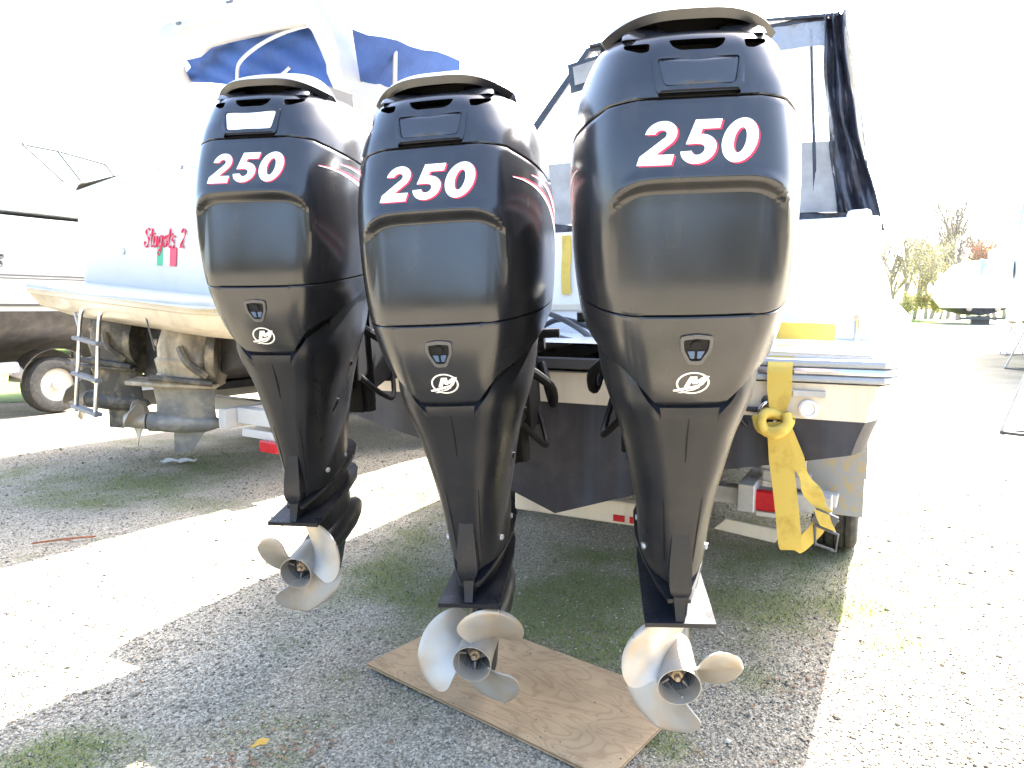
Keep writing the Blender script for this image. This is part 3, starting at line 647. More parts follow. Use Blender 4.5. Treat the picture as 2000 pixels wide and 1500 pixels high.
for k in range(3):
    e = bpy.data.objects.new('outboard_engine', None); link(e, None, label=LAB[k], category='outboard engine', group='outboard engines in a row across the transom')
    t = Vector(ENG[k][0]) + Vector((0, 0, H)); e.matrix_world = Matrix.Translation(t) @ rotm(k)
    def P(key, name, m, par=None, sm_=35, **pr):
        me = MESH[key] if k == 0 else MESH[key]
        return obj(name, me, m, par or e, sm_, **pr)
    lo = P('lower_cowl', 'lower_cowl', M['paint']); up = P('cowl', 'cowl', M['paint'])
    cap = obj('cowl_cap', MESH['cowl_cap'], None, e, 35)
    lid = P('carry_lid', 'carry_lid', M['lidpaint']); P('lid_support1', 'lid_support', M['paint'], cap); P('lid_support-1', 'lid_support', M['paint'], cap); P('air_intake', 'air_intake', M['dark'], cap)
    P('latch_cover', 'latch_cover', M['paint'], cap)
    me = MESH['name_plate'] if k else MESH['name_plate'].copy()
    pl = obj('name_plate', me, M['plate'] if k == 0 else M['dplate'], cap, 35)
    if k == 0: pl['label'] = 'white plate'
    nd = P('number_decal', 'number_decal', M['white_decal'], up); P('decal_outline', 'decal_outline', M['red_decal'], up)
    for s in (1, -1): P('w%d' % s, 'side_flash', M['white_decal'], up); P('r%d' % s, 'flash_edge', M['red_decal'], up)
    P('emblem', 'emblem', M['logo'], lo); P('port_bezel', 'port_bezel', M['bezel'], lo); P('port_well', 'port_well', M['dark'], lo); P('port_vane', 'port_vane', M['portblue'], lo); P('port_plug', 'port_plug', M['dark'], lo)
    mid = P('midsection', 'midsection', M['paint_satin']); P('exhaust_rib', 'exhaust_rib', M['paint_satin'], mid)
    P('casting_seam', 'casting_seam', M['dark'], mid); P('leg_groove', 'leg_groove', M['dark'], mid)
    for s in (1, -1):
        for q in range(4): P('bolt%d%d' % (s, q), 'bolt', M['galv'] if q < 2 else M['paint_satin'], mid, 20)
    P('splash_plate', 'splash_plate', M['paint_satin'], None, 30); P('anticavitation_plate', 'anticavitation_plate', M['paint_satin'], None, 30)
    P('gearcase', 'gearcase', M['paint_satin'], None, 30)
    P('mount', 'mounting_bracket', M['dark'], None, 30)
    pr = bpy.data.objects.new('propeller', None); link(pr, e); pr.rotation_euler = (0, PROT[k], 0)
    P('hub', 'hub', M['steel'], pr); P('hub_inside', 'hub_inside', M['hub_in'], pr); P('nut', 'shaft_nut', M['brass'], pr, 20)
    for j in range(3):
        b = P('blade-1' if k == 0 else 'blade1', 'blade', M['steel'], pr, 50); b.rotation_euler = (0, j * 2 * PI / 3, 0)

# ------------------------------------------------------------------ plywood
def ply_mat():
    m = bpy.data.materials.new('plywood'); m.use_nodes = True; n = m.node_tree.nodes; l = m.node_tree.links; p = n['Principled BSDF']; p.inputs['Roughness'].default_value = .65
    tc = n.new('ShaderNodeTexCoord'); mp = n.new('ShaderNodeMapping'); mp.inputs['Scale'].default_value = (1.6, 4.2, 1); mp.inputs['Location'].default_value = (.3, .1, 0); l.new(tc.outputs['Object'], mp.inputs[0])
    no = n.new('ShaderNodeTexNoise'); no.inputs['Scale'].default_value = 1.5; no.inputs['Detail'].default_value = 3; no.inputs['Roughness'].default_value = .5; no.inputs['Distortion'].default_value = .5; l.new(mp.outputs[0], no.inputs['Vector'])
    mu = n.new('ShaderNodeMath'); mu.operation = 'MULTIPLY'; mu.inputs[1].default_value = 30; l.new(no.outputs['Fac'], mu.inputs[0])
    si = n.new('ShaderNodeMath'); si.operation = 'PINGPONG'; si.inputs[1].default_value = 1; l.new(mu.outputs[0], si.inputs[0])
    cr = n.new('ShaderNodeValToRGB'); e = cr.color_ramp.elements; e[0].color = (.35, .222, .115, 1); e[1].color = (.435, .295, .16, 1); e[0].position = .0; e[1].position = .5; l.new(si.outputs[0], cr.inputs[0])
    fn = n.new('ShaderNodeTexNoise'); fn.inputs['Scale'].default_value = 5; fn.inputs['Detail'].default_value = 6; l.new(tc.outputs['Object'], fn.inputs['Vector'])
    mr = n.new('ShaderNodeMapRange'); mr.inputs[1].default_value = .3; mr.inputs[2].default_value = .7; mr.inputs[3].default_value = .8; mr.inputs[4].default_value = 1.15; l.new(fn.outputs['Fac'], mr.inputs[0])
    ml = n.new('ShaderNodeMix'); ml.data_type = 'RGBA'; ml.blend_type = 'MULTIPLY'; ml.inputs[0].default_value = 1; l.new(cr.outputs[0], ml.inputs[6]); l.new(mr.outputs[0], ml.inputs[7])
    # one reddish round patch
    gr = n.new('ShaderNodeVectorMath'); gr.operation = 'DISTANCE'; gr.inputs[1].default_value = (-.20, .0, .012); l.new(tc.outputs['Object'], gr.inputs[0])
    ms = n.new('ShaderNodeMapRange'); ms.inputs[1].default_value = .03; ms.inputs[2].default_value = .075; ms.inputs[3].default_value = .75; ms.inputs[4].default_value = 0; l.new(gr.outputs['Value'], ms.inputs[0])
    mx = n.new('ShaderNodeMix'); mx.data_type = 'RGBA'; mx.inputs[7].default_value = (.3, .07, .03, 1); l.new(ms.outputs[0], mx.inputs[0]); l.new(ml.outputs[2], mx.inputs[6]); l.new(mx.outputs[2], p.inputs['Base Color'])
    b = n.new('ShaderNodeBump'); b.inputs['Strength'].default_value = .15; b.inputs['Distance'].default_value = .002; l.new(si.outputs[0], b.inputs['Height']); l.new(b.outputs[0], p.inputs['Normal'])
    return m
A, Bc, Cc, D = gnd(720, 1312), gnd(898, 1209), gnd(1325, 1372), gnd(1208, 1537)
ctr = (A + Bc + Cc + D) / 4; ux = ((Cc - Bc) + (D - A)).normalized(); uy = Vector((-ux.y, ux.x, 0))
lx = ((Cc - Bc).dot(ux) + (D - A).dot(ux)) / 2; ly = ((Bc - A).dot(uy) + (Cc - D).dot(uy)) / 2
M['ply'] = ply_mat(); M['plycore'] = mat('ply_core', (.22, .13, .065), .8)
pb = MB().box((0, 0, .0152), (lx, ly, .0036)).build('plywood_sheet', M['ply'], None, 0, .0006)
MB().box((0, 0, .0105), (lx - .003, ly - .003, .0054)).build('core_ply', M['plycore'], pb, 0); MB().box((0, 0, .006), (lx, ly, .0034)).build('back_veneer', M['ply'], pb, 0)
tag(pb, 'thin bare plywood sheet with swirling grain lying on the gravel', 'plywood sheet'); pb.location = (ctr.x, ctr.y, .003); pb.rotation_euler = (0, R(.4), math.atan2(ux.y, ux.x))
n_ = 260; P_ = np.array([(1, 0, 0), (0, 1, 0), (-1, 0, 0), (0, -1, 0), (0, 0, 1), (0, 0, -1)], float)
u_ = RNG.random(n_); ed = RNG.random(n_) < .6; gy = np.where(ed, -ly / 2 + .07 * RNG.random(n_) ** 2 * 1.0 + .005, (RNG.random(n_) - .5) * ly * .96)
V_ = P_[None] * (.6 + .8 * RNG.random((n_, 6, 1))) * (.0012 + .0028 * RNG.random(n_) ** 3)[:, None, None] + np.stack([(u_ - .5) * lx * .97, gy, np.full(n_, .0178)], -1)[:, None, :]
gr_ = soup('grit', V_, [(0, 1, 4), (1, 2, 4), (2, 3, 4), (3, 0, 4), (1, 0, 5), (2, 1, 5), (3, 2, 5), (0, 3, 5)], bpy.data.materials['gravel_stone']); gr_.parent = pb

# ------------------------------------------------------------------ boat that carries the engines
AZ = 27.7; T0 = Vector((.18, 2.91, 0))
boat = thing('motorboat', 'white motorboat with cream transom and dark canvas, carrying the three black engines', 'boat', T0, (0, 0, R(-AZ)))
BOT = [(0, .495), (.35, .615), (.71, .755), (.93, .80), (1.145, .848), (1.162, .905), (1.185, .965)]
def station(y, half, up, shrink=1.):
    return None
def hull_rows(y):
    """cross-section points keel -> sheer at boat station y (right side)"""
    t = max(0, (y - 2.5) / 5.2); w = max(1 - t ** 2.4, .012); rk = .55 * t ** 2.2; sh = .55 * (max(y, 0) / 7.7) ** 1.5
    end = 1 - .035 * max(0, 1 - y / .16) ** 2
    L = []
    for x, z in BOT: L.append((x * w * end, y, z + rk * (1 - .3 * x) + sh * (x / 1.185) * .45 + .12 * t * x))
    fl = 1 + .06 * min(1, y / 2)
    for x, z in ((1.20, 1.03), (1.225, 1.09)): L.append((x * (w ** .75) * end * fl, y, z + rk * .35 + sh * .95))
    return L
NB = len(BOT)
YS = [0, .03, .08, .16, .5, 1, 1.8, 2.6, 3.4, 4.2, 5, 5.7, 6.4, 7.0, 7.4, 7.65]
def mirror_rows(sel):
    rows = []
    for y in YS:
        r_ = hull_rows(y)[sel]; rows.append([(-x, yy, z) for x, yy, z in r_[::-1]] + [(x, yy, z) for x, yy, z in r_ if x > 0 or True])
    return rows
b = MB(); rows = mirror_rows(slice(0, NB)); b.grid(rows); n = len(rows[0]); b.f.append(tuple(range(n))); b.build('hull_bottom', M['bottom'], boat, 30)
b = MB()
for s in (-1, 1): b.grid([[(s * x, y, z) for x, y, z in hull_rows(yy)[NB - 1:]] for yy in YS])
b.build('topside', M['gel'], boat, 30)
# transom panel: cream, above the waterline
r0 = hull_rows(0)[NB - 1:]; b = MB(); P = [(x, -.004, z) for x, y, z in r0] + [(-x, -.004, z) for x, y, z in r0[::-1]]
P2 = [(x, .05, z) for x, y, z in P]; b.loft([P, P2]); b.build('transom_panel', M['gelcream'], boat, 30)
# rub rail: three strips round the corners
for name, dz, r_, m in (('rub_rail', .072, .015, 'railgrey'), ('rail_insert', .044, .014, 'chrome'), ('rail_lower_edge', .018, .012, 'railgrey')):
    pts = []
    for s in (1,):
        side = [hull_rows(y)[-1] for y in YS]
        pts = [(x + .012, y - .012, z + dz) for x, y, z in side[::-1]] + [(-x - .012, y - .012, z + dz) for x, y, z in side]
        # only round the aft corners and along the sides; the middle is the motor well
        k = len(YS)
    right = [(.52, -.012, side[0][2] + dz)] + [(x + .012, y - .012, z + dz) for x, y, z in side]; left = [(-x, y, z) for x, y, z in right]
    q = MB()
    for L in (right, left): q.tube(L, r_, 8)
    q.build(name, M[m], boat, 40)
b = MB(); b.box((0, -.006, 1.128), (1.22, .03, .045)); b.build('well_trim', M['linegrey'], boat, 0, .006)
# deck, motor well, coaming, bulkhead
def deck_row(y): x, yy, z = hull_rows(y)[-1]; return x, z
b = MB(); rows = []
for y in YS: x, z = deck_row(y); rows.append([(x + .005, y, z + .06), (x * .97, y + .0, z + .10), (x * .5, y, z + .115 + .03 * (y > 2)), (0, y, z + .12 + .06 * (y > 2)), (-x * .5, y, z + .115 + .03 * (y > 2)), (-x * .97, y, z + .10), (-x - .005, y, z + .06)])
n = len(rows[0]); b.grid(rows[:]); b.build('deck', M['gel'], boat, 40)
for x_ in (.90, -.90): MB().box((x_, .035, 1.178), (.62, .06, .07)).build('quarter_coaming', M['gel'], boat, 0, .028)
b = MB(); b.box((0, .82, 1.47), (2.3, .10, .54)); b.box((0, 2.9, 1.62), (2.1, .1, .9)); b.box((1.06, 1.9, 1.5), (.10, 2.1, .56)); b.box((-1.06, 1.9, 1.5), (.10, 2.1, .56)); b.build('cockpit_bulkhead', M['gel'], boat, 0, .02)
MB().box((-.2, .765, 1.355), (.9, .015, .035)).build('bulkhead_trim', M['gelcream'], boat, 0, .004)
b = MB()
for pts in ([(-.55, .66, 1.22), (-.42, .6, 1.32), (-.28, .55, 1.32), (-.12, .5, 1.26), (.0, .42, 1.20)], [(-.5, .6, 1.21), (-.3, .45, 1.25), (-.12, .34, 1.21), (.05, .3, 1.19)], [(-.45, .7, 1.22), (-.30, .68, 1.29), (-.16, .66, 1.27), (-.02, .62, 1.22)]):
    b.tube(catmull(pts, 6), .014, 8)
b.build('rigging_hose', M['hose'], boat, 60)
# canvas enclosure
def cloth(rows, m, name, th=.006): return MB().slab(rows, th).build(name, m, boat, 60)
def lerp(a, c, t): return tuple(a[i] + (c[i] - a[i]) * t for i in range(3))
BL, BR, TL, TR = (-1.08, 1.0, 1.78), (1.085, 1.0, 1.765), (-.28, 1.02, 2.72), (.93, 1.02, 2.67)
def curtain(u0, u1, v0, v1, nu=12, nv=10, wav=.0, seed=0):
    rows = []
    for j in range(nv + 1):
        v = v0 + (v1 - v0) * j / nv; row = []
        for i in range(nu + 1):
            u = u0 + (u1 - u0) * i / nu; p = lerp(lerp(BL, BR, u), lerp(TL, TR, u), v)
            row.append((p[0], p[1] + wav * math.sin(u * 46 + v * 4 + seed) + wav * .7 * math.sin(u * 90 + v * 9), p[2] + wav * .4 * math.sin(u * 31)))
        rows.append(row)
    return rows
cloth(curtain(.012, .95, .385, .86, 18, 10, .004), M['vinyl'], 'clear_window')
cloth(curtain(.012, .95, .03, .385, 18, 6, .006, 2), M['hazyvinyl'], 'lower_curtain')
cloth(curtain(.012, .95, .978, 1.0, 20, 3, .004), M['canvas'], 'curtain_header')
cloth(curtain(.40, .95, .86, .978, 20, 5, .007, 3), M['bluevinyl'], 'header_window')
cloth(curtain(.898, .906, .03, .95, 2, 14, .004, 2), M['canvas'], 'zip')
cloth(curtain(.0, .97, -.055, .03, 60, 5, .022, 4), M['canvas'], 'curtain_hem')
rows = []
for j in range(41):
    v = j / 40; a = lerp(BR, TR, v); fl = (1 - v) ** 2.2; row = []
    for i in range(17):
        u = i / 16; w = .062 + .05 * fl
        row.append((a[0] - w + u * (w + .03 + .05 * fl) - .030 * math.sin(PI * v) + .004 * math.sin(v * 15 + u * 5), a[1] - .02 + .018 * math.sin(u * 15 + v * 4) + .006 * math.sin(u * 7 - v * 19), a[2] - .03 * (1 - v) - .05 * u * fl + .012 * math.sin(u * 21)))
    rows.append(row)
cloth(rows, M['canvas'], 'curtain_edge')
cloth(curtain(-.01, .022, -.01, 1.0, 4, 16, .006, 1), M['canvas'], 'curtain_edge')
rows = []
for j in range(19):
    v = j / 18; a = lerp(BR, TR, v); row = []
    for i in range(15):
        u = i / 14; fl = (1 - v) ** 1.6
        row.append((a[0] + .02 + u * (.12 + .03 * fl) + .018 * math.sin(u * 13 + v * 3), a[1] + u * 1.1 + .03 * math.sin(u * 9), a[2] - .02 * u - .10 * u * fl + .10 * u * u * v))
    rows.append(row)
cloth(rows, M['vinyl'], 'side_window')
rows = []
for j in range(9):
    t = j / 8; rows.append([(x * (1 + .12 * t), 1.0 + t * 2.0, 2.69 + .05 * math.cos(x * 1.5) + .04 * t - .03 * abs(x)) for x in np.linspace(-.27, .93, 15)])
cloth(rows, M['canvas'], 'canvas_top', .012)
for L in ([(1.12, 1.6, 1.3), (1.05, 1.5, 2.0), (.95, 1.06, 2.66)], [(1.12, 2.9, 1.4), (1.0, 2.8, 2.7)], [(-1.06, 1.03, 1.80), (-.50, 1.04, 2.46), (-.27, 1.05, 2.72)]): MB().tube(L, .017, 8).build('frame_tube', M['galv'], boat, 60)
b = MB(); b.box((-.26, .975, 2.575), (.22, .012, .15), ry=R(-8)); b.build('side_pane_frame', M['canvas'], boat, 0)
MB().box((-.26, .966, 2.58), (.16, .008, .095), ry=R(-8)).build('side_pane', M['hazyvinyl'], boat, 0)
for x in (.82, .95, -.36, -.3): MB().tube([(x, .985, 1.765), (x + .02, .97, 1.70), (x + .05, .975, 1.69)], .006, 6).build('curtain_hook', M['linegrey'], boat, 40)
MB().box((.86, .985, 1.745), (.16, .02, .02)).build('curtain_batten', M['linegrey'], boat, 0)
# fittings on the transom
b = MB(); b.box((.965, -.012, 1.055), (.105, .012, .022)); b.box((.895, -.012, 1.065), (.04, .010, .010)); b.build('vent_slot', M['galv'], boat, 0, .002)
b = MB(); b.lathe([(-.006, .034), (-.016, .032), (-.02, .024), (-.013, .02), (-.013, .001)], 'Y', (.965, 0, 1.0), 24); b.box((.965, -.016, 1.0), (.022, .006, .008)); b.build('drain_fitting', M['gel'], boat, 40)
b = MB()
b.tube([(.835 + .026 * math.cos(a), -.035 + .012 * math.cos(a), .975 + .045 * math.sin(a)) for a in np.linspace(0, 2 * PI, 18)], .007, 8, False); b.lathe([(0, .025), (-.012, .022), (-.016, .001)], 'Y', (.83, 0, 1.02), 14); b.build('stern_eye', M['chrome'], boat, 50)
b = MB(); b.box((.66, -.02, .905), (.02, .03, .03)); b.tube(catmull([(.76, -.02, .93), (.72, -.03, .985), (.80, -.025, .99)], 6), .01, 8); b.build('drain_hose', M['hose'], boat, 50)
# copper ground strap, cleat
b = MB(); b.tube([(1.08, .7, 1.2), (1.08, .7, 1.30)], .012, 8); b.tube([(1.08, .6, 1.31), (1.08, .8, 1.31)], .012, 8); b.build('cleat', M['chrome'], boat, 50)

# straps
mb = MB(); o3 = lambda x, y, z: boat.location + Matrix.Rotation(R(-AZ), 3, 'Z') @ Vector((x, y, z))
strap = thing('tie_down_strap', 'yellow ratchet strap knotted at the stern eye and looping down beside the trailer tyre', 'strap', o3(.87, 0, 1.0), (0, 0, R(-AZ)))
rel = lambda L: [(x - .87, y, z - 1.0) for x, y, z in L]
MB().ribbon(rel(catmull([(.865, .25, 1.205), (.868, .06, 1.195), (.870, -.035, 1.15), (.872, -.045, 1.08), (.872, -.05, 1.02), (.866, -.05, .975)], 5)), [.082] * 16 + list(np.linspace(.082, .045, 10)), .004, (1, 0, 0)).build('webbing', M['strap'], strap, 60)
MB().ribbon(rel(catmull([(.862, -.055, .955), (.880, -.058, .86), (.898, -.060, .76), (.915, -.058, .64), (.928, -.055, .53), (.936, -.05, .505)], 5)), list(np.linspace(.05, .078, 8)) + [.078] * 18, .004, (1, 0, .12)).build('webbing', M['strap'], strap, 60)
MB().ribbon(rel(catmull([(.880, -.045, .945), (.92, -.04, .85), (.955, -.045, .785), (.985, -.045, .73), (1.015, -.04, .68), (1.035, -.04, .645)], 5)), [.06, .062, .065, .066, .066, .066, .064, .06, .05, .042, .036, .034, .036, .044, .055, .062, .062, .06, .056, .05, .042, .036, .036, .04, .05, .055], .004, [(1, 0, .42)] * 10 + [(1, .4, .2)] * 6 + [(1, .0, .5)] * 10).build('webbing', M['strap'], strap, 60)
MB().ribbon(rel(catmull([(1.03, -.038, .63), (1.01, -.03, .585), (.985, -.03, .55), (.96, -.04, .52), (.94, -.046, .505)], 5)), .05, .004, (.8, .3, -.5)).build('webbing', M['strap'], strap, 60)
b = MB()   # knot
for ph, sx in ((0, 1), (1.2, .9)):
    b.tube([(-.005 + .048 * sx * math.cos(a), -.06 + .026 * math.sin(a + ph), -.045 + .03 * math.sin(a) + .01 * math.cos(2 * a + ph)) for a in np.linspace(0, 2 * PI, 26)], .017, 8, False)
b.tube(catmull([(-.07, -.05, -.03), (-.05, -.07, -.07), (0, -.085, -.075), (.035, -.075, -.05), (.03, -.06, -.015)], 6), .018, 8)
b.build('knot', M['strap'], strap, 60)
b = MB(); b.box((.166, -.045, -.372), (.075, .02, .05), ry=R(20)); b.tube([(.13, -.045, -.35), (.21, -.045, -.375)], .006, 6); b.tube([(.135, -.05, -.395), (.21, -.05, -.42), (.205, -.06, -.475), (.14, -.06, -.46), (.135, -.05, -.395)], .006, 6, False)
b.build('ratchet_buckle', M['linegrey'], strap, 30, .003)
MB().ribbon([(.155, -.057, -.345), (.165, -.060, -.372), (.178, -.057, -.40)], .052, .004, (1, 0, -.3)).build('webbing', M['strap'], strap, 60)
b = MB(); b.ribbon(catmull([(-.10, .16, .036), (-.125, .08, .036), (-.115, .012, .036), (-.07, 0, .036), (.0, .002, .036), (.04, .004, .034), (.09, .008, .032)], 5), .064, .005, (0, 0, 1)); s2 = b.build('strap_bundle', M['strap'], None, 60)
tag(s2, 'bent yellow strap standing on edge on the white stern deck', 'strap'); s2.location = o3(.93, .30, 1.225); s2.rotation_euler = (0, 0, R(-AZ))
b = MB(); b.ribbon([(0, 0, 0), (.003, -.004, -.1), (-.003, -.003, -.2), (.002, 0, -.30)], .05, .004, (1, 0, 0)); s3 = b.build('hanging_strap', M['strap'], None, 60)
tag(s3, 'short yellow strap hanging down the white bulkhead between two engines', 'strap'); s3.location = o3(-.285, .76, 1.72); s3.rotation_euler = (0, 0, R(-AZ))

# trailer under it
tr = thing('boat_trailer', 'white and galvanised trailer with muddy fender under the engine boat', 'trailer', T0, (0, 0, R(-AZ)))
b = MB()
for s in (-1, 1): b.beam((s * .62, .9, .42), (s * .62, 6.5, .42), .08, .14); b.beam((s * .62, 6.5, .42), (0, 8.3, .42), .08, .14)
for y in (1.05, 2.4, 4.0, 5.6): b.beam((-1.0, y, .40), (1.0, y, .40), .09, .09)
b.build('frame', M['galv'], tr, 0, .006)
b = MB()
for s in (-1, 1):
    b.beam((s * .45, .75, .62), (s * .45, 5.5, .68), .09, .05)
    for y in (1.05, 2.4): b.beam((s * .45, y, .42), (s * .45, y, .64), .06, .06)
b.build('bunk', M['rubber'], tr, 0, .006)
def plate_slab(pts, th, name, m, par): return MB().prism(pts, th, lambda u, v, h: (u, 1.0 + h, v)).build(name, m, par, 0, .003)
plate_slab([(.45, .215), (.51, .275), (.79, .25), (.75, .185)], .02, 'step_plate', M['gelcream'], tr)
for x_, z0, z1, w_ in ((.50, .26, .56, .03), (.64, .22, .29, .012), (.55, .18, .27, .01)): MB().beam((x_, .985, z0), (x_, .985, z1), w_, w_).build('lamp_stay', M['galv'], tr, 0, .003)
MB().box((.70, .97, .405), (.15, .05, .10)).build('tail_light', M['redlens'], tr, 0, .01)
b = MB(); b.box((.74, .975, .335), (.16, .03, .025)); b.build('licence_lamp', M['white_steel'], tr, 0, .005)
b = MB(); b.box((.78, 1.12, .50), (.22, .16, .06), ry=R(8)); b.box((.72, 1.12, .55), (.12, .1, .08)); b.beam((.72, 1.14, .44), (1.02, 1.14, .40), .05, .07); b.build('fender_bracket', M['galv'], tr, 0, .008)
for s, mm in ((1, 'muddy'), (-1, 'muddy')):
    b = MB(); rows = []
    for a in np.linspace(R(-8), R(188), 22):
        rows.append([(s * x, 1.72 + -.44 * math.cos(a), .36 + .42 * math.sin(a) + .0) for x in (.86, .92, 1.0, 1.08, 1.125)])
    b.slab(rows, .006); b.box((s * .995, 1.262, .47), (.27, .012, .34)); b.build('fender', M[mm], tr, 40)
    w = bpy.data.objects.new('wheel', None); link(w, tr); w.location = (s * .99, 1.72, .33)
    b = MB(); b.lathe([(-.10, .20), (-.112, .24), (-.112, .29), (-.10, .318), (-.085, .33), (-.06, .332), (-.055, .322), (-.045, .322), (-.04, .334), (-.004, .334), (0, .324), (.004, .334), (.04, .334), (.045, .322), (.055, .322), (.06, .332), (.085, .33), (.10, .318), (.112, .29), (.112, .24), (.10, .20)], 'X', (0, 0, 0), 40, False)
    b.build('tyre', M['tyre'], w, 30)
    b = MB(); b.lathe([(-.10, .20), (-.09, .17), (.02, .16), (.04, .06), (.05, .001)], 'X', (0, 0, 0), 28); b.build('rim', M['rimwhite'], w, 30)
b = MB()
for x in (.13, .21): b.box((x, .437, .375), (.055, .006, .03))
b.build('reflector_tape', M['redlens'], tr, 0)
b = MB(); b.beam((-.42, .47, .40), (.30, .47, .40), .06, .11); b.beam((-.36, .47, .41), (-.36, 1.05, .41), .06, .08); b.beam((.24, .47, .41), (.24, 1.05, .41), .06, .08); b.build('rear_crossmember', M['gelcream'], tr, 0, .01)

# ------------------------------------------------------------------ cruiser on the left
CAZ = 35.0
def boat_empty(name, label, cat, loc, az, roll):
    e = thing(name, label, cat, loc); e.rotation_euler = (0, 0, 0)
    a = R(az); r_ = R(roll); S = Vector((math.cos(a), -math.sin(a), 0)); F = Vector((math.sin(a), math.cos(a), 0)); U = Vector((0, 0, 1))
    S2 = S * math.cos(r_) - U * math.sin(r_); U2 = U * math.cos(r_) + S * math.sin(r_)
    e.matrix_world = Matrix.Translation(Vector(loc)) @ Matrix((S2, F, U2)).transposed().to_4x4(); return e
cr = boat_empty('cabin_cruiser', 'white cabin cruiser with red script name, blue canvas and radar arch', 'boat', (-2.95, 6.0, 0), CAZ, 4)
CB = [(0, .62), (.5, .80), (1.0, .97), (1.28, 1.06), (1.36, 1.10), (1.40, 1.22)]
CT = [(1.40, 1.22), (1.46, 1.50), (1.53, 1.85), (1.58, 2.20), (1.60, 2.34)]
def crow(y, L):
    t = max(0, (y - 3.5) / 6.2); w = max(1 - t ** 2.3, .01); e = 1 - .05 * max(0, 1 - y / .3) ** 2
    return [(x * w * e, y, z + .7 * t ** 2 * (1 - x * .25) + .10 * (max(y, 0) / 9) * (x > 1.3)) for x, z in L]
CY = [0, .06, .15, .3, 1, 2, 3, 4, 5, 6, 7, 8, 8.8, 9.4, 9.68]
b = MB(); rows = [[(-x, y, z) for x, y, z in crow(yy, CB)[::-1]] + crow(yy, CB) for yy in CY]; b.grid(rows); b.f.append(tuple(range(len(rows[0])))); b.build('hull_bottom', M['bottom_old'], cr, 30)
b = MB(); rows = [[(-x, y, z) for x, y, z in crow(yy, CT)[::-1]] + crow(yy, CT) for yy in CY]; 
for s in (-1, 1): b.grid([[(s * x, y, z) for x, y, z in crow(yy, CT)] for yy in CY])
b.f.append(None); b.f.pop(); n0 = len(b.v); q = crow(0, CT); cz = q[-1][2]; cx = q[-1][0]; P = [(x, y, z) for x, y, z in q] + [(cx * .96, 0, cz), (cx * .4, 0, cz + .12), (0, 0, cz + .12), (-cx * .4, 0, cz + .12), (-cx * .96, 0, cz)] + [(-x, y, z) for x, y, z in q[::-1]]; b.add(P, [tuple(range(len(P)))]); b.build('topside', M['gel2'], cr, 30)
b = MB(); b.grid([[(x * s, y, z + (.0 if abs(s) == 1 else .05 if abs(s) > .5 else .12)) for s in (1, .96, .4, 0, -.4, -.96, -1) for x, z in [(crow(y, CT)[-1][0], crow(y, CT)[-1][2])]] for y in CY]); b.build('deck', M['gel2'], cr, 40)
# swim platform with rounded corners and cream underside
out = [(-1.42, 0), (-1.46, -.25), (-1.38, -.46), (-1.2, -.56), (0, -.62), (1.2, -.56), (1.38, -.46), (1.46, -.25), (1.42, 0)]
MB().prism(out, .10, lambda u, v, h: (u, v, 1.40 + h)).build('swim_platform', M['platform'], cr, 30, .015)
b = MB(); ring = [[(x * k, y * k2 if y < 0 else 0, z) for x, y in out] for k, k2, z in ((.985, .97, 1.398), (.95, .86, 1.30), (.87, .5, 1.22), (.8, .2, 1.20))]; b.loft(ring); b.build('platform_underside', M['gelcream'], cr, 40)
MB().box((0, -.30, 1.452), (2.86, .64, .012)).build('platform_rub_line', M['stripe'], cr, 0)
# aft cockpit bulwark, cabin, arch
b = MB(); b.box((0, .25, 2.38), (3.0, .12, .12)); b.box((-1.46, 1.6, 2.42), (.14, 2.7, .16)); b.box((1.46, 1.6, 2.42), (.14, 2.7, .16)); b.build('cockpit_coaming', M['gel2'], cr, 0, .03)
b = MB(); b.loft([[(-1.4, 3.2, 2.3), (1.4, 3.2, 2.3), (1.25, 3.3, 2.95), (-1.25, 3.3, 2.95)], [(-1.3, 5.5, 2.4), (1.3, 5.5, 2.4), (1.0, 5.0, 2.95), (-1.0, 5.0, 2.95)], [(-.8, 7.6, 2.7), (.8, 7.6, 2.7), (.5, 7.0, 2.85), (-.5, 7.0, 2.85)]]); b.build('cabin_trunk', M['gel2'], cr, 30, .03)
def arch():
    pts = [(-1.46, 2.0, 2.45), (-1.44, 1.6, 2.75), (-1.42, 1.2, 3.10), (-1.42, .90, 3.42), (-1.40, .78, 3.66), (-1.26, .78, 3.85), (-1.0, .84, 3.93), (-.5, .88, 3.97), (.2, .90, 3.97), (.75, .86, 3.93), (1.05, .80, 3.82), (1.22, .78, 3.60), (1.32, .95, 3.2), (1.40, 1.35, 2.80), (1.46, 1.9, 2.45)]
    P = catmull(pts, 5); n = len(P); rings = []
    for i, p in enumerate(P):
        t = (P[min(i + 1, n - 1)] - P[max(i - 1, 0)]).normalized(); sw = Vector((0, 1, -.15)); c = Vector((0, .9, 3.2)); inw = (c - p); inw.y = 0
        inw = (inw - t * inw.dot(t)).normalized(); fw = t.cross(inw).normalized()
        w = .30 + .10 * abs(p.z < 3.4); h = .26 if abs(p.x) > .9 else .2
        rings.append([p + inw * h + fw * w * .2, p + inw * h * .6 + fw * w * .5, p + fw * w * .5, p - inw * .05 + fw * w * .2, p - inw * .05 - fw * w * .2, p - fw * w * .5, p + inw * h * .6 - fw * w * .5, p + inw * h - fw * w * .2])
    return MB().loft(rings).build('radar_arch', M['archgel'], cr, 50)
ar = arch()
b = MB(); b.box((-.86, .64, 3.9), (.06, .02, .02)); b.box((-.1, .66, 3.97), (.09, .02, .02)); b.build('arch_lamp', M['linegrey'], ar, 0)
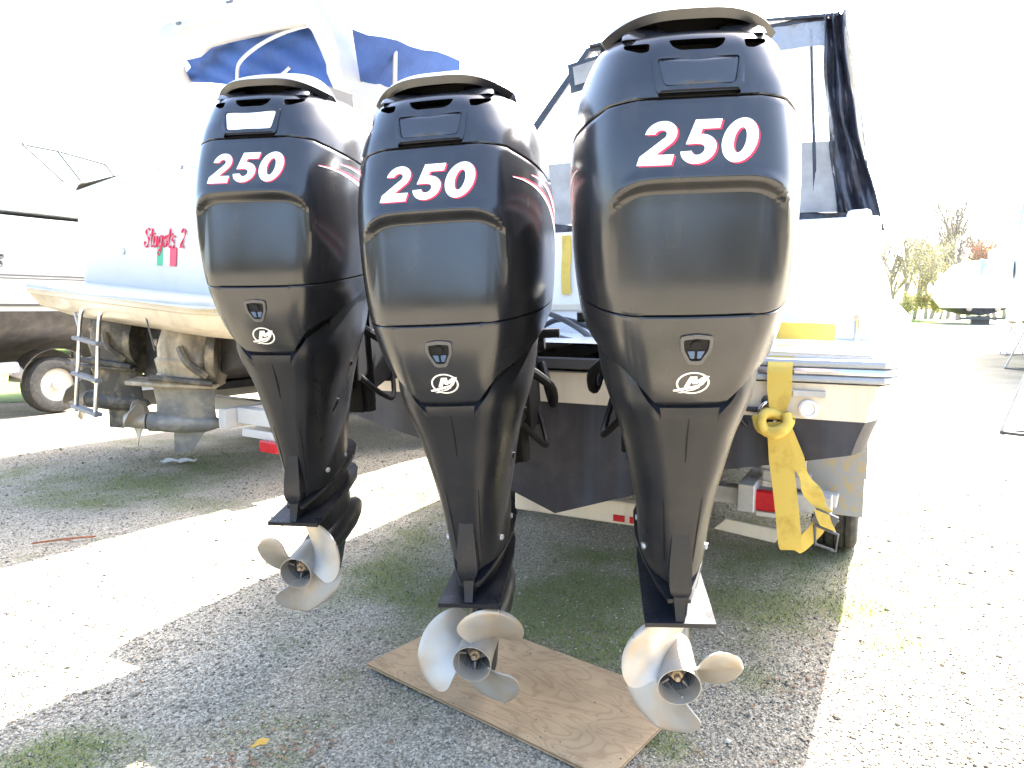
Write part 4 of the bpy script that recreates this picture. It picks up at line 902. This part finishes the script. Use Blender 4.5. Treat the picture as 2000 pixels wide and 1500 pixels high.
# blue canvas: a roof hung under the arch and running forward, with its side wing
rows = []
TLc, TRc, BLc, BRc = (-1.40, 1.02, 3.80), (.62, 1.02, 3.86), (-1.36, 1.06, 3.54), (1.0, 1.06, 3.24)
for j in range(13):
    v = j / 12; rows.append([tuple(lerp(lerp(TLc, TRc, u), lerp(BLc, BRc, u), v)[k] + (0, .03 * math.sin(u * 9 + v * 5) + .015 * math.sin(u * 23 - v * 11), 0)[k] for k in range(3)) for u in np.linspace(0, 1, 30)])
MB().slab(rows, .01).build('blue_canvas_panel', M['bluecanvas'], cr, 60)
rows = []
for j in range(9):
    t = j / 8; rows.append([(1.66 - .34 * v, .46 + .42 * v + 1.2 * t, 3.44 - .26 * v + .12 * t - .012 * math.sin(t * 14)) for v in np.linspace(0, 1, 8)])
MB().slab(rows, .01).build('blue_canvas_wing', M['bluecanvas'], cr, 60)
for L, r_ in ((catmull([(-.42, .96, 3.2), (-.42, .95, 3.48), (-.36, .95, 3.60), (-.05, .94, 3.70), (.32, .93, 3.75), (.66, .93, 3.76)], 5), .017), ([(.12, .95, 3.36), (.34, .95, 3.46)], .014), ([(1.60, .95, 3.52), (1.42, 1.15, 2.9)], .018)): MB().tube(L, r_, 8).build('canvas_bow', M['galv'], cr, 60)
b = MB()
for x in (-.55, -.20, .15, .42): b.tube(catmull([(x, .28, 2.34), (x + .01, .26, 2.52), (x + .06, .26, 2.55)], 5), .014, 8)
b.tube([(-.55, .27, 2.50), (.5, .27, 2.54)], .012, 8); b.build('stern_rail', M['galv'], cr, 60)
b = MB(); b.box((.05, .30, 2.50), (1.0, .06, .06)); b.build('blue_tonneau', M['bluecanvas'], cr, 0, .02)
# lettering on the transom: brush strokes
STK = {'S': [[(.42, .9), (.25, 1.0), (.08, .85), (.18, .62), (.36, .48), (.40, .2), (.2, .0), (.02, .12), (.05, .3)]], 't': [[(.16, 1.0), (.12, .3), (.18, .04), (.32, .12)], [(-.08, .64), (.15, .68), (.42, .72)]],
       'u': [[(.04, .6), (.03, .2), (.12, .03), (.25, .15), (.32, .6)], [(.31, .5), (.30, .1), (.40, .06)]], 'g': [[(.34, .5), (.2, .64), (.05, .45), (.06, .15), (.2, .05), (.32, .25), (.36, .6)], [(.35, .5), (.30, -.2), (.14, -.38), (.02, -.25), (.2, -.08), (.42, .1)]],
       'o': [[(.2, .62), (.05, .45), (.06, .12), (.2, .02), (.33, .2), (.32, .5), (.2, .62)]], 's': [[(.3, .58), (.12, .6), (.08, .42), (.26, .25), (.2, .04), (.02, .1)]], '2': [[(.05, .8), (.18, 1.0), (.36, .9), (.36, .65), (.15, .3), (.0, .05), (.2, .12), (.42, .02)]]}
b = MB(); x = -.30
for ch in 'Stugots 2':
    if ch == ' ': x += .07; continue
    for st in STK[ch]:
        P = catmull([(x + (px + .18 * pz) * .16, -.012, 1.845 + pz * .155) for px, pz in st], 5); b.tube(P, [.0062 + .0028 * math.sin(i * .7) for i in range(len(P))], 6)
    x += {'S': .086, 't': .056, 'u': .072, 'g': .074, 'o': .066, 's': .058, '2': .06}[ch]
o = b.build('name_lettering', M['pinkred'], cr, 60)
for x0, m in ((-.06, 'green'), (.035, 'white_decal'), (.13, 'pinkred')): MB().prism([(0, 0), (.093, 0), (.106, .15), (.013, .15)], .006, lambda u, v, h, x0=x0: (x0 + u - .05, -.004 - h, 1.70 + v)).build('flag_stripe', M[m], cr, 0)
MB().lathe([(0, .03), (-.012, .026), (-.014, .001)], 'Y', (-.66, 0, 1.80), 12).build('drain_fitting', M['galv'], cr, 40)
# boarding ladder folded down from the platform
la = bpy.data.objects.new('boarding_ladder', None); link(la, cr); la.location = (0, 0, 0)
for i, (xt, xb) in enumerate(((-.24, -.34), (.06, -.02))):
    MB().tube(catmull([(xt + .10, -.38, 1.37), (xt + .04, -.45, 1.37), (xt - .0, -.52, 1.34), (xt - .02, -.55, 1.26), ((xt + xb) / 2, -.56, .95), (xb, -.57, .50)], 6), .016, 10).build('rail', M['chrome'], la, 60)
for z, xa, xb in ((1.09, -.30, .05), (.80, -.335, .02), (.53, -.36, .0)): MB().box(((xa + xb) / 2, -.565, z), (xb - xa + .05, .06, .03), ry=R(2)).build('step', M['grey_plastic'], la, 0, .006)
b = MB(); b.box((-.10, -.40, 1.375), (.14, .07, .03)); b.box((.2, -.40, 1.375), (.14, .07, .03)); b.build('hinge', M['brass'], la, 0, .006)
b = MB(); b.tube(catmull([(-.62, -.45, 1.40), (-.52, -.47, 1.25), (-.45, -.46, 1.08)], 5), .012, 8); b.build('trim_hose', M['galv'], cr, 60)
# stern drives
def stern_drive(x, turn, mt, pc):
    d = bpy.data.objects.new('stern_drive', None); link(d, cr); d.location = (x, -.02, 1.0); d.rotation_euler = (0, 0, R(turn))
    b = MB(); rings = []
    for z, w, y0, y1 in ((.25, .11, -.30, -.02), (.245, .15, -.36, .02), (.10, .17, -.40, .04), (.02, .165, -.40, .04), (.0, .18, -.42, .05), (-.10, .15, -.40, .02), (-.17, .17, -.44, .02)):
        rings.append([(w * math.copysign(abs(math.cos(a)) ** .6, math.cos(a)), (y0 + y1) / 2 + (y1 - y0) / 2 * math.copysign(abs(math.sin(a)) ** .6, math.sin(a)), z) for a in np.linspace(0, 2 * PI, 20, endpoint=False)])
    b.loft(rings); b.lathe([(-.43, .028), (-.40, .03)], 'Y', (.04, 0, .12), 12); b.build('upper_housing', M[mt], d, 40)
    b = MB(); b.lathe([(-.02, .20), (.0, .24), (.06, .24)], 'Y', (0, 0, .05), 20); b.tube(catmull([(.17, -.2, .1), (.24, -.12, .0), (.2, 0, -.1)], 5), .03, 8); b.tube(catmull([(-.17, -.2, .1), (-.25, -.1, .02), (-.2, 0, -.1)], 5), .03, 8); b.build('gimbal_ring', M['drivedark'], d, 40)
    for s in (-1, 1):
        MB().tube([(s * .16, .03, -.16), (s * .17, -.42, -.13)], .026, 10).build('trim_ram', M['drivedark'], d, 50)
    b = MB(); pl = [(-.15, .05), (-.17, -.35), (-.12, -.62), (.12, -.62), (.17, -.35), (.15, .05)]; b.prism(pl, .035, lambda u, v, h: (u, v, -.205 + h)); b.build('cavitation_plate', M[mt], d, 30, .01)
    b = MB(); rings = []
    for z, w, y0, y1 in ((-.20, .085, -.46, .02), (-.35, .075, -.43, .0), (-.48, .06, -.43, .02)):
        rings.append([(w * math.cos(a), (y0 + y1) / 2 + (y1 - y0) / 2 * math.sin(a), z) for a in np.linspace(0, 2 * PI, 18, endpoint=False)])
    b.loft(rings); b.lathe([(-.50, .05), (-.48, .078), (-.25, .085), (-.05, .07), (.06, .03), (.09, .001)], 'Y', (0, 0, -.50), 20)
    b.loft([[(.012, -.30, -.54), (.012, -.05, -.54), (-.012, -.05, -.54), (-.012, -.30, -.54)], [(.006, -.30, -.74), (.006, -.18, -.74), (-.006, -.18, -.74), (-.006, -.30, -.74)]])
    b.build('lower_leg', M['drivelower' if pc else 'drivedark'], d, 40)
    p = MB(); p.lathe([(-.66, .055), (-.50, .065)], 'Y', (0, 0, -.50), 18)
    for k in range(3):
        a0 = k * 2 * PI / 3 + .5; rows = []
        for q in np.linspace(0, 1, 9):
            r_ = .05 + .15 * q; ha = .85 * max(1 - q ** 3, .002) ** .55
            rows.append([(r_ * math.cos(a0 + ha * c), -.57 + .07 * ha * c, -.50 + r_ * math.sin(a0 + ha * c)) for c in np.linspace(-1, 1, 7)])
        p.slab(rows, .006)
    p.build('propeller', M['steel'], d, 50)
    return d
stern_drive(-.38, -62, 'drivedark', 0); stern_drive(.72, -48, 'drive', 1)
b = MB(); b.box((.28, -.10, 1.16), (.20, .16, .16)); b.tube([(.26, -.2, 1.2), (.3, -.2, 1.30)], .02, 8); b.build('transom_pump', M['dark'], cr, 0, .01)
b = MB(); b.tube([(.74, -.5, 1.10), (.66, -.52, 1.34)], .006, 6); b.build('whip_antenna', M['linegrey'], cr, 60)
# its trailer
t2 = boat_empty('boat_trailer', 'white trailer with red and white tape under the cabin cruiser', 'trailer', (-2.95, 6.0, 0), CAZ, 0)
b = MB()
for s in (-1, 1): b.beam((s * .9, -.05, .50), (s * .9, 7.5, .52), .09, .15)
b.beam((-1.25, .6, .48), (1.35, .6, .48), .10, .12); b.beam((-1.2, 2.4, .48), (1.2, 2.4, .48), .10, .12); b.beam((.95, .05, .30), (.95, .05, .85), .07, .09); b.beam((.95, .1, .52), (1.7, .1, .52), .10, .12)
b.build('frame', M['white_steel'], t2, 0, .006)
MB().beam((1.05, .03, .40), (1.6, .03, .40), .02, .06).build('light_bar', M['white_steel'], t2, 0, .004)
MB().box((1.42, .0, .33), (.20, .05, .085)).build('tail_light', M['redlens'], t2, 0, .01)
for i, x in enumerate((.46, .64)): MB().box((x, -.02, .44), (.12, .03, .055)).build('reflector', M['redlens' if i == 0 else 'white_decal'], t2, 0, .004)
MB().beam((-.95, -.08, .52), (-.55, -.10, .42), .02, .06).build('reflector', M['redlens'], t2, 0, .004)
MB().box((.52, -.02, .53), (.13, .04, .055)).build('side_marker', M['leaf'], t2, 0, .01)
for s in (-1, 1):
    for yy in (2.2, 3.1):
        w = bpy.data.objects.new('wheel', None); link(w, t2); w.location = (s * 1.2, yy, .34)
        MB().lathe([(-.10, .20), (-.112, .25), (-.10, .318), (-.06, .335), (.06, .335), (.10, .318), (.112, .25), (.10, .20)], 'X', (0, 0, 0), 32, False).build('tyre', M['tyre'], w, 40)
        MB().lathe([(-.09, .2), (-.05, .15), (.05, .15), (.09, .2)], 'X', (0, 0, 0), 24).build('rim', M['rimwhite'], w, 40)
b = MB()
for s in (-1, 1): b.beam((s * .55, .1, .72), (s * .55, 6, .78), .10, .06); b.beam((s * .55, .6, .50), (s * .55, .6, .74), .06, .06); b.beam((s * .55, 2.4, .50), (s * .55, 2.4, .74), .06, .06)
b.build('bunk', M['rubber'], t2, 0, .006)

# ------------------------------------------------------------------ far left boat and trailer
FL = gnd(110, 808)
fb = thing('runabout_boat', 'white boat with grey hull band at the far left edge, behind the cruiser', 'boat', (FL.x, FL.y, 0), (0, 0, R(-AZ)))
FS = [(-1.3, .55), (-.7, .78), (-.22, 1.0), (-.06, 1.12), (0, 1.33)]; FT = [(0, 1.33), (.03, 1.42), (.05, 1.75), (.06, 2.11), (.05, 2.45)]
FY = [-3, -2, -1, 0, 1, 2, 3, 4, 4.8, 5.4, 5.8]
def frow(y, L):
    t = max(0, (y - .5) / 5.4); w = t ** 2.2
    return [(x + (-1.3 - x) * min(w, 1), y, z + .5 * t * t * (z < 1.3) + .12 * t) for x, z in L]
mir = lambda L: L + [(-2.6 - x, y, z) for x, y, z in L[::-1]]
def fgrid(L, name, m, off=0):
    b = MB(); b.grid([[(x + off, y, z) for x, y, z in frow(yy, L)] for yy in FY]); b.grid([[(-2.6 - x - off, y, z) for x, y, z in frow(yy, L)] for yy in FY]); 
    e = frow(FY[0], L); b.add(mir(e), [tuple(range(2 * len(L)))]); return b.build(name, m, fb, 40)
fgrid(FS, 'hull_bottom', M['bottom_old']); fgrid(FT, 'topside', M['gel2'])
for za, zb_, m, nm in ((1.76, 2.08, 'stripe', 'hull_band'), (1.735, 1.75, 'linegrey', 'pinstripe'), (1.70, 1.715, 'linegrey', 'pinstripe'), (2.10, 2.115, 'stripe', 'pinstripe'), (1.37, 1.40, 'linegrey', 'pinstripe'), (1.31, 1.36, 'stripe', 'boot_stripe')):
    b = MB(); rows = []
    for yy in (-3, -2, -1, 0, .4, .8, 1.2):
        f1 = frow(yy, FT); xz = lambda z: np.interp(z, [p[2] for p in f1], [p[0] for p in f1]); rows.append([(float(xz(z)) + .006, yy, z) for z in (za, (za + zb_) / 2, zb_)])
    b.grid(rows); b.build(nm, M[m], fb, 40)
b = MB(); pts = [(.0, .30), (.14, .33), (.15, .24), (.04, .2), (.12, .1), (.1, .0), (-.03, .02)]; b.tube(catmull([(.075, -.62 + u * .55, 1.85 + v * .42) for u, v in pts], 5), .02, 6); b.build('hull_lettering', M['linegrey'], fb, 60)
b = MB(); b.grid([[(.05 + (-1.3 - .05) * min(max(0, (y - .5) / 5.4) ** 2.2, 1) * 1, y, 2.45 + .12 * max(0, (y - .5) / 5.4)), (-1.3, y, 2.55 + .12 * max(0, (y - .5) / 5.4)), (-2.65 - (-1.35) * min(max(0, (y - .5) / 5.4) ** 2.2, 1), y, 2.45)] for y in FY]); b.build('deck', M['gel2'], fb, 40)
ws = bpy.data.objects.new('windshield', None); link(ws, fb)
def pane(L): 
    b = MB(); b.add(L, [tuple(range(len(L)))]); return b
Wt = [(-.15, -.1, 3.36), (-.20, .35, 3.37), (-.3, 1.05, 3.33), (-.5, 1.5, 3.05)]; Wb = [(-.10, .33, 2.98), (-.12, .6, 3.0), (-.2, 1.25, 3.0), (-.4, 1.65, 2.9)]
for i in range(3): MB().slab([[Wb[i], Wb[i + 1]], [Wt[i], Wt[i + 1]]], .006).build('pane', M['glass'], ws, 0)
b = MB(); b.tube(Wt, .02, 6); b.tube(Wb, .02, 6)
for i in range(4): b.tube([Wb[i], Wt[i]], .015, 6)
b.build('pane_frame', M['linegrey'], ws, 50)
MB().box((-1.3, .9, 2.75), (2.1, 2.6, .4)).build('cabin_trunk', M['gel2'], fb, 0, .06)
t3 = thing('boat_trailer', 'white trailer with chrome fender and spoked wheel under the far left boat', 'trailer', (FL.x, FL.y, 0), (0, 0, R(-AZ)))
b = MB(); b.beam((-.25, -4, .60), (-.25, 4, .60), .1, .16); b.beam((-2.35, -4, .60), (-2.35, 4, .60), .1, .16); b.beam((-2.4, -.9, .56), (-.1, -.9, .56), .1, .1); b.beam((.0, -1.2, .62), (.0, -.42, .62), .06, .10); b.beam((-.1, -.55, .5), (-.1, -.55, .62), .12, .1); b.build('frame', M['white_steel'], t3, 0, .006)
for x in (-.12, -2.48):
    w = bpy.data.objects.new('wheel', None); link(w, t3); w.location = (x, 0.05, .37)
    MB().lathe([(-.11, .21), (-.12, .26), (-.11, .34), (-.06, .365), (.06, .365), (.11, .34), (.12, .26), (.11, .21)], 'X', (0, 0, 0), 40, False).build('tyre', M['tyre'], w, 40)
    b = MB(); b.lathe([(.09, .215), (.06, .19), (.05, .12), (.08, .08), (.11, .06), (.12, .001)], 'X', (0, 0, 0), 28)
    for k in range(8): a = k * PI / 4; b.box((.065, .14 * math.cos(a), .14 * math.sin(a)), (.03, .04, .06), rx=a)
    b.build('rim', M['rimwhite'], w, 30)
    b = MB(); s = 1 if x > -1 else -1; rows = [[(x + xx, .05 - .46 * math.cos(a), .40 + .44 * math.sin(a)) for xx in (-.14, -.08, 0, .08, .14)] for a in np.linspace(R(5), R(175), 20)]; b.slab(rows, .008); b.build('fender', M['chrome'], t3, 50)

# ------------------------------------------------------------------ right side background
def wrapped_boat():
    t = thing('wrapped_boat', 'large boat in white shrink wrap on a trailer in front of the far trees', 'boat', (39.6, 62, 0), (0, 0, R(-20)))
    b = MB(); rings = []
    for y, w, zt in ((-4.5, 2.0, 4.6), (-4.3, 2.5, 5.0), (-2, 2.7, 5.3), (2, 2.6, 5.2), (4, 1.8, 4.4), (5.5, .3, 3.6)):
        rings.append([(-w * .72, y, 1.35), (-w, y, 2.3), (-w * .93, y, 3.6), (-w * .45, y, zt - .15), (0, y, zt), (w * .45, y, zt - .15), (w * .93, y, 3.6), (w, y, 2.3), (w * .72, y, 1.35)])
    b.loft(rings); b.build('wrap', M['wrap'], t, 30)
    b = MB(); rings = [[(-1.8, y, 1.36), (-.9, y, 1.0), (0, y, .75), (.9, y, 1.0), (1.8, y, 1.36)] for y in (-4.2, 3.5)]; b.loft(rings); b.build('hull_bottom', M['bottom'], t, 0)
    b = MB(); b.box((0, -3.5, .35), (1.3, .4, .7)); b.beam((-1.6, -4, .5), (1.6, -4, .5), .2, .2); b.beam((-1.0, -4, 0), (-1.0, -4, 1.1), .15, .15); b.beam((1.0, -4, 0), (1.0, -4, 1.1), .15, .15); b.build('cradle', M['linegrey'], t, 0)
    for x in (-1.0, 1.0): MB().lathe([(-4.25, .12), (-4.35, .22), (-4.4, .05)], 'Y', (x, 0, 1.3), 10).build('propeller', M['steel'], t, 40)
wrapped_boat()
def blue_boat():
    t = thing('hauled_boat', 'white and pale blue boat propped on stands at the right edge', 'boat', (14.25, 19, 0), (0, 0, R(-AZ)))
    b = MB(); rings = []
    for y, w, zk, zs in ((-7.5, 1.55, .9, 2.6), (-5, 1.6, .9, 2.65), (-1, 1.55, .92, 2.8), (2.5, 1.1, 1.0, 3.1), (4.6, .5, 1.3, 3.35), (5.6, .06, 1.9, 3.5)):
        rings.append([(-w, y, zs), (-w * .98, y, zk + .9), (-w * .8, y, zk + .55), (0, y, zk), (w * .8, y, zk + .55), (w * .98, y, zk + .9), (w, y, zs)])
    b.loft(rings); b.build('hull', M['wrap'], t, 40)
    b = MB()
    for y0, y1, z0, z1 in ((-6, -1, 1.9, 2.3), (0, 2.6, 2.2, 2.7)): b.slab([[(-1.615, y0, z0), (-1.615, y0, z1)], [(-1.60 if y1 < 0 else -1.15, y1, z0 + .1), (-1.61 if y1 < 0 else -1.17, y1, z1 + .1)]], .01)
    b.build('blue_stripe', M['bluewrap'], t, 0)
    b = MB(); b.loft([[(-1.3, -5, 2.6), (1.3, -5, 2.6), (1.1, -4.6, 4.3), (-1.1, -4.6, 4.3)], [(-1.3, .5, 2.75), (1.3, .5, 2.75), (.9, -.6, 4.3), (-.9, -.6, 4.3)]]); b.build('cabin', M['wrap'], t, 0, .05)
    b = MB(); b.slab([[(-1.27, -3.6, 3.1), (-1.18, -3.5, 3.9)], [(-1.25, -.6, 3.15), (-1.14, -1.0, 3.9)]], .02); b.build('window', M['bluewrap'], t, 0)
    b = MB(); b.box((0, -4, .45), (.5, .5, .9)); b.box((0, 1, .45), (.5, .5, .9)); b.build('keel_block', M['bark'], t, 0)
blue_boat()
JL = ['farthest of the steel jack stands, a small tripod under the boat at right', 'middle steel jack stand at the right edge, between the far and near ones', 'nearest steel jack stand at the right edge with dark feet on the gravel']
JP = [(gnd(1972, 693), .75, .55), (gnd(2000, 722), .85, .6), (gnd(2026, 850), 1.0, .55)]
for k, (p, h, w) in enumerate(JP):
    t = thing('jack_stand', JL[k], 'jack stand', (p.x, p.y, 0), (0, 0, R(20 + 30 * k)), 'steel jack stands under the boat at right')
    F = [(w * .6 * math.cos(a), w * .6 * math.sin(a), .015) for a in (R(200), R(320), R(80))]
    for f in F: MB().tube([(f[0], f[1], .02), (f[0] * .12, f[1] * .12, h)], .018, 8).build('leg', M['galv'], t, 50)
    b = MB()
    for i in range(3): b.beam(F[i], F[(i + 1) % 3], .05, .03)
    b.build('foot_frame', M['linegrey'], t, 0, .004)
    MB().tube([(0, 0, h - .1), (0, 0, h + .18)], .022, 8).build('screw', M['galv'], t, 50); MB().box((0, 0, h + .19), (.2, .2, .03), ry=R(18)).build('pad', M['bark'], t, 0, .005)

# trees
def tree(loc, ht, spread, label, seed, leafn, leafm, group, name='bare_tree'):
    rnd = random.Random(seed); t = thing(name, label, 'tree', loc, (0, 0, rnd.random() * 6), group)
    tr_, cb = MB(), MB(); tips = []
    def grow(p, d, L, r_, lev):
        pts = [p]; q = p.copy(); dd = d.copy()
        for i in range(4):
            dd = (dd + Vector((rnd.gauss(0, .12), rnd.gauss(0, .12), rnd.gauss(.03, .06)))).normalized(); q = q + dd * L / 4; pts.append(q.copy())
        (tr_ if lev == 0 else cb).tube(pts, [r_ * (1 - .16 * i) for i in range(5)], 6 if lev == 0 else 4 if lev < 3 else 3, False)
        if lev >= 2: tips.extend(pts[2:])
        if lev < 4:
            for _ in range(7 if lev == 0 else 5 if lev < 3 else 4):
                b0 = pts[rnd.randint(2 if lev == 0 else 1, 4)]; a = rnd.random() * 6.28
                nd = (dd * 1.0 + Vector((math.cos(a), math.sin(a), .35)) * spread * rnd.uniform(.5, 1.1)).normalized(); grow(b0, nd, L * rnd.uniform(.5, .72), max(r_ * .5, .013), lev + 1)
    grow(Vector((0, 0, 0)), Vector((0, 0, 1)), ht * .48, ht * .022, 0)
    tr_.build('trunk', M['bark'], t, 60); cb.build('branches', M['bark'], t, 0)
    n = leafn; V = np.empty((n, 4, 3))
    for i in range(n):
        p = rnd.choice(tips) + Vector((rnd.gauss(0, .25), rnd.gauss(0, .25), rnd.gauss(0, .25))); s = rnd.uniform(.04, .10); a = Vector((rnd.gauss(0, 1), rnd.gauss(0, 1), rnd.gauss(0, 1))).normalized() * s; c = a.orthogonal().normalized() * s * .7
        V[i] = [p - a, p + c, p + a, p - c]
    o = soup('crown', V, [(0, 1, 2, 3)], leafm); o.parent = t; del o['kind']
TG = 'budding trees along the far field edge'
specs = [(1752, 76, 9.5, .55, 900, 'leaf', 'thin budding tree nearest the white boat, first from the left in the far row'), (1785, 72, 8.0, .6, 2200, 'leaf', 'yellow green budding tree, second from the left in the far row'), (1808, 79, 8.5, .5, 1500, 'leaf', 'slender budding tree, third from the left in the far row'),
         (1836, 74, 5.6, .7, 1000, 'leaf', 'low grey tree left of the wrapped boat'), (1872, 80, 12.5, .42, 120, 'leaf', 'tall bare tree rising above the wrapped boat'), (1893, 84, 11.5, .45, 150, 'leaf', 'second tall bare tree, just right of the tallest one'),
         (1912, 82, 8.6, .7, 2600, 'leaf', 'round yellow green tree behind the wrapped boat'), (1945, 80, 8.8, .7, 2600, 'redleaf', 'reddish budding tree beside the blue and white boat')]
specs += [(1766, 86, 11.0, .45, 250, 'leaf', 'slim bare tree behind the two leftmost budding trees'), (1818, 88, 10.0, .5, 300, 'leaf', 'thin bare tree between the slender tree and the low grey tree'), (1852, 90, 10.5, .5, 500, 'leaf', 'pale bare tree just left of the wrapped boat top'), (1930, 90, 9.8, .55, 900, 'leaf', 'pale budding tree between the round and the reddish tree'), (1962, 92, 10.0, .5, 500, 'redleaf', 'last budding tree of the far row, partly behind the hauled boat')]
for i, (px, dist, ht, sp, ln, lm, lab) in enumerate(specs):
    x = (px - 1000) / FPX * dist * .995; tree((x, dist, 0), ht * 1.15, sp, lab, 20 + i, ln, M[lm], TG)
for i, (px, dist, ht) in enumerate(((1768, 68, 2.6), (1795, 69, 3.0), (1820, 68, 2.4))):
    x = (px - 1000) / FPX * dist * .995; tree((x, dist, 0), ht, 1.0, ['leftmost twiggy bush at the field edge', 'middle twiggy bush at the field edge', 'right twiggy bush at the field edge, next to the wrapped boat'][i], 60 + i, 1500, M['leaf'], 'twiggy bushes below the trees', 'bush')

# row of trees added out of view behind the camera to darken cowl reflections
def wood():
    n = 70; V = []; P = []
    ico = bmesh.new(); bmesh.ops.create_icosphere(ico, subdivisions=2, radius=1); base = np.array([v.co[:] for v in ico.verts]); F = [tuple(v.index for v in f.verts) for f in ico.faces]; ico.free()
    for i in range(n):
        a = R(95 + 170 * i / (n - 1) ); d = RNG.uniform(34, 46); h = RNG.uniform(5.0, 11.5)
        c = np.array([math.sin(a) * d, math.cos(a) * d, h * .45]); q = base * np.array([2.6, 2.6, h * .58]) * (1 + .22 * (RNG.random((len(base), 1)) - .5) * 2)
        V.append(q + c)
    return soup('added_wood', np.array(V), F, M['wood'])
M['wood'] = mat('added_foliage', (.035, .042, .018), .9, noise=(1.2, (.09, .08, .04), .4, .7), bump=(4, .8, .3))
wood()
# ------------------------------------------------------------------ small things on the ground
g = gnd(120, 1060); b = MB(); b.tube(catmull([(-.14, -.04, .01), (-.04, .0, .014), (.05, .02, .02), (.15, .08, .012)], 5), .006, 6); b.tube([(.0, .01, .016), (.07, -.02, .02)], .004, 5); o = b.build('fallen_twig', M['twig'], None, 60); tag(o, 'reddish brown twig lying on the sunlit gravel at left', 'twig'); o.location = g
g = gnd(350, 905); b = MB(); rows = [[(x, y, .012 + .02 * abs(math.sin(x * 23 + y * 17))) for x in np.linspace(-.14, .14, 9)] for y in np.linspace(-.05, .05, 5)]; b.slab(rows[::-1], .008); o = b.build('pale_rag', M['rag'], None, 50); tag(o, 'crumpled pale rag on the gravel below the stern drive', 'rag'); o.location = g
g = gnd(508, 1464); b = MB(); rows = [[(x, y, .012 + .012 * abs(math.sin(x * 70 + y * 60)) + .1 * abs(y)) for x in np.linspace(-.028, .028, 7)] for y in np.linspace(-.016, .016, 5)]
for k, r_ in enumerate(rows): rows[k] = [(x, y * (1 - (x / .031) ** 2), z) for x, y, z in r_]
b.slab(rows[::-1], .0015); o = b.build('fallen_leaf', M['petal'], None, 50); tag(o, 'single curled ochre yellow leaf on the gravel at the bottom left', 'leaf'); o.location = g; o.rotation_euler = (0, 0, .8)
bpy.context.view_layer.update()
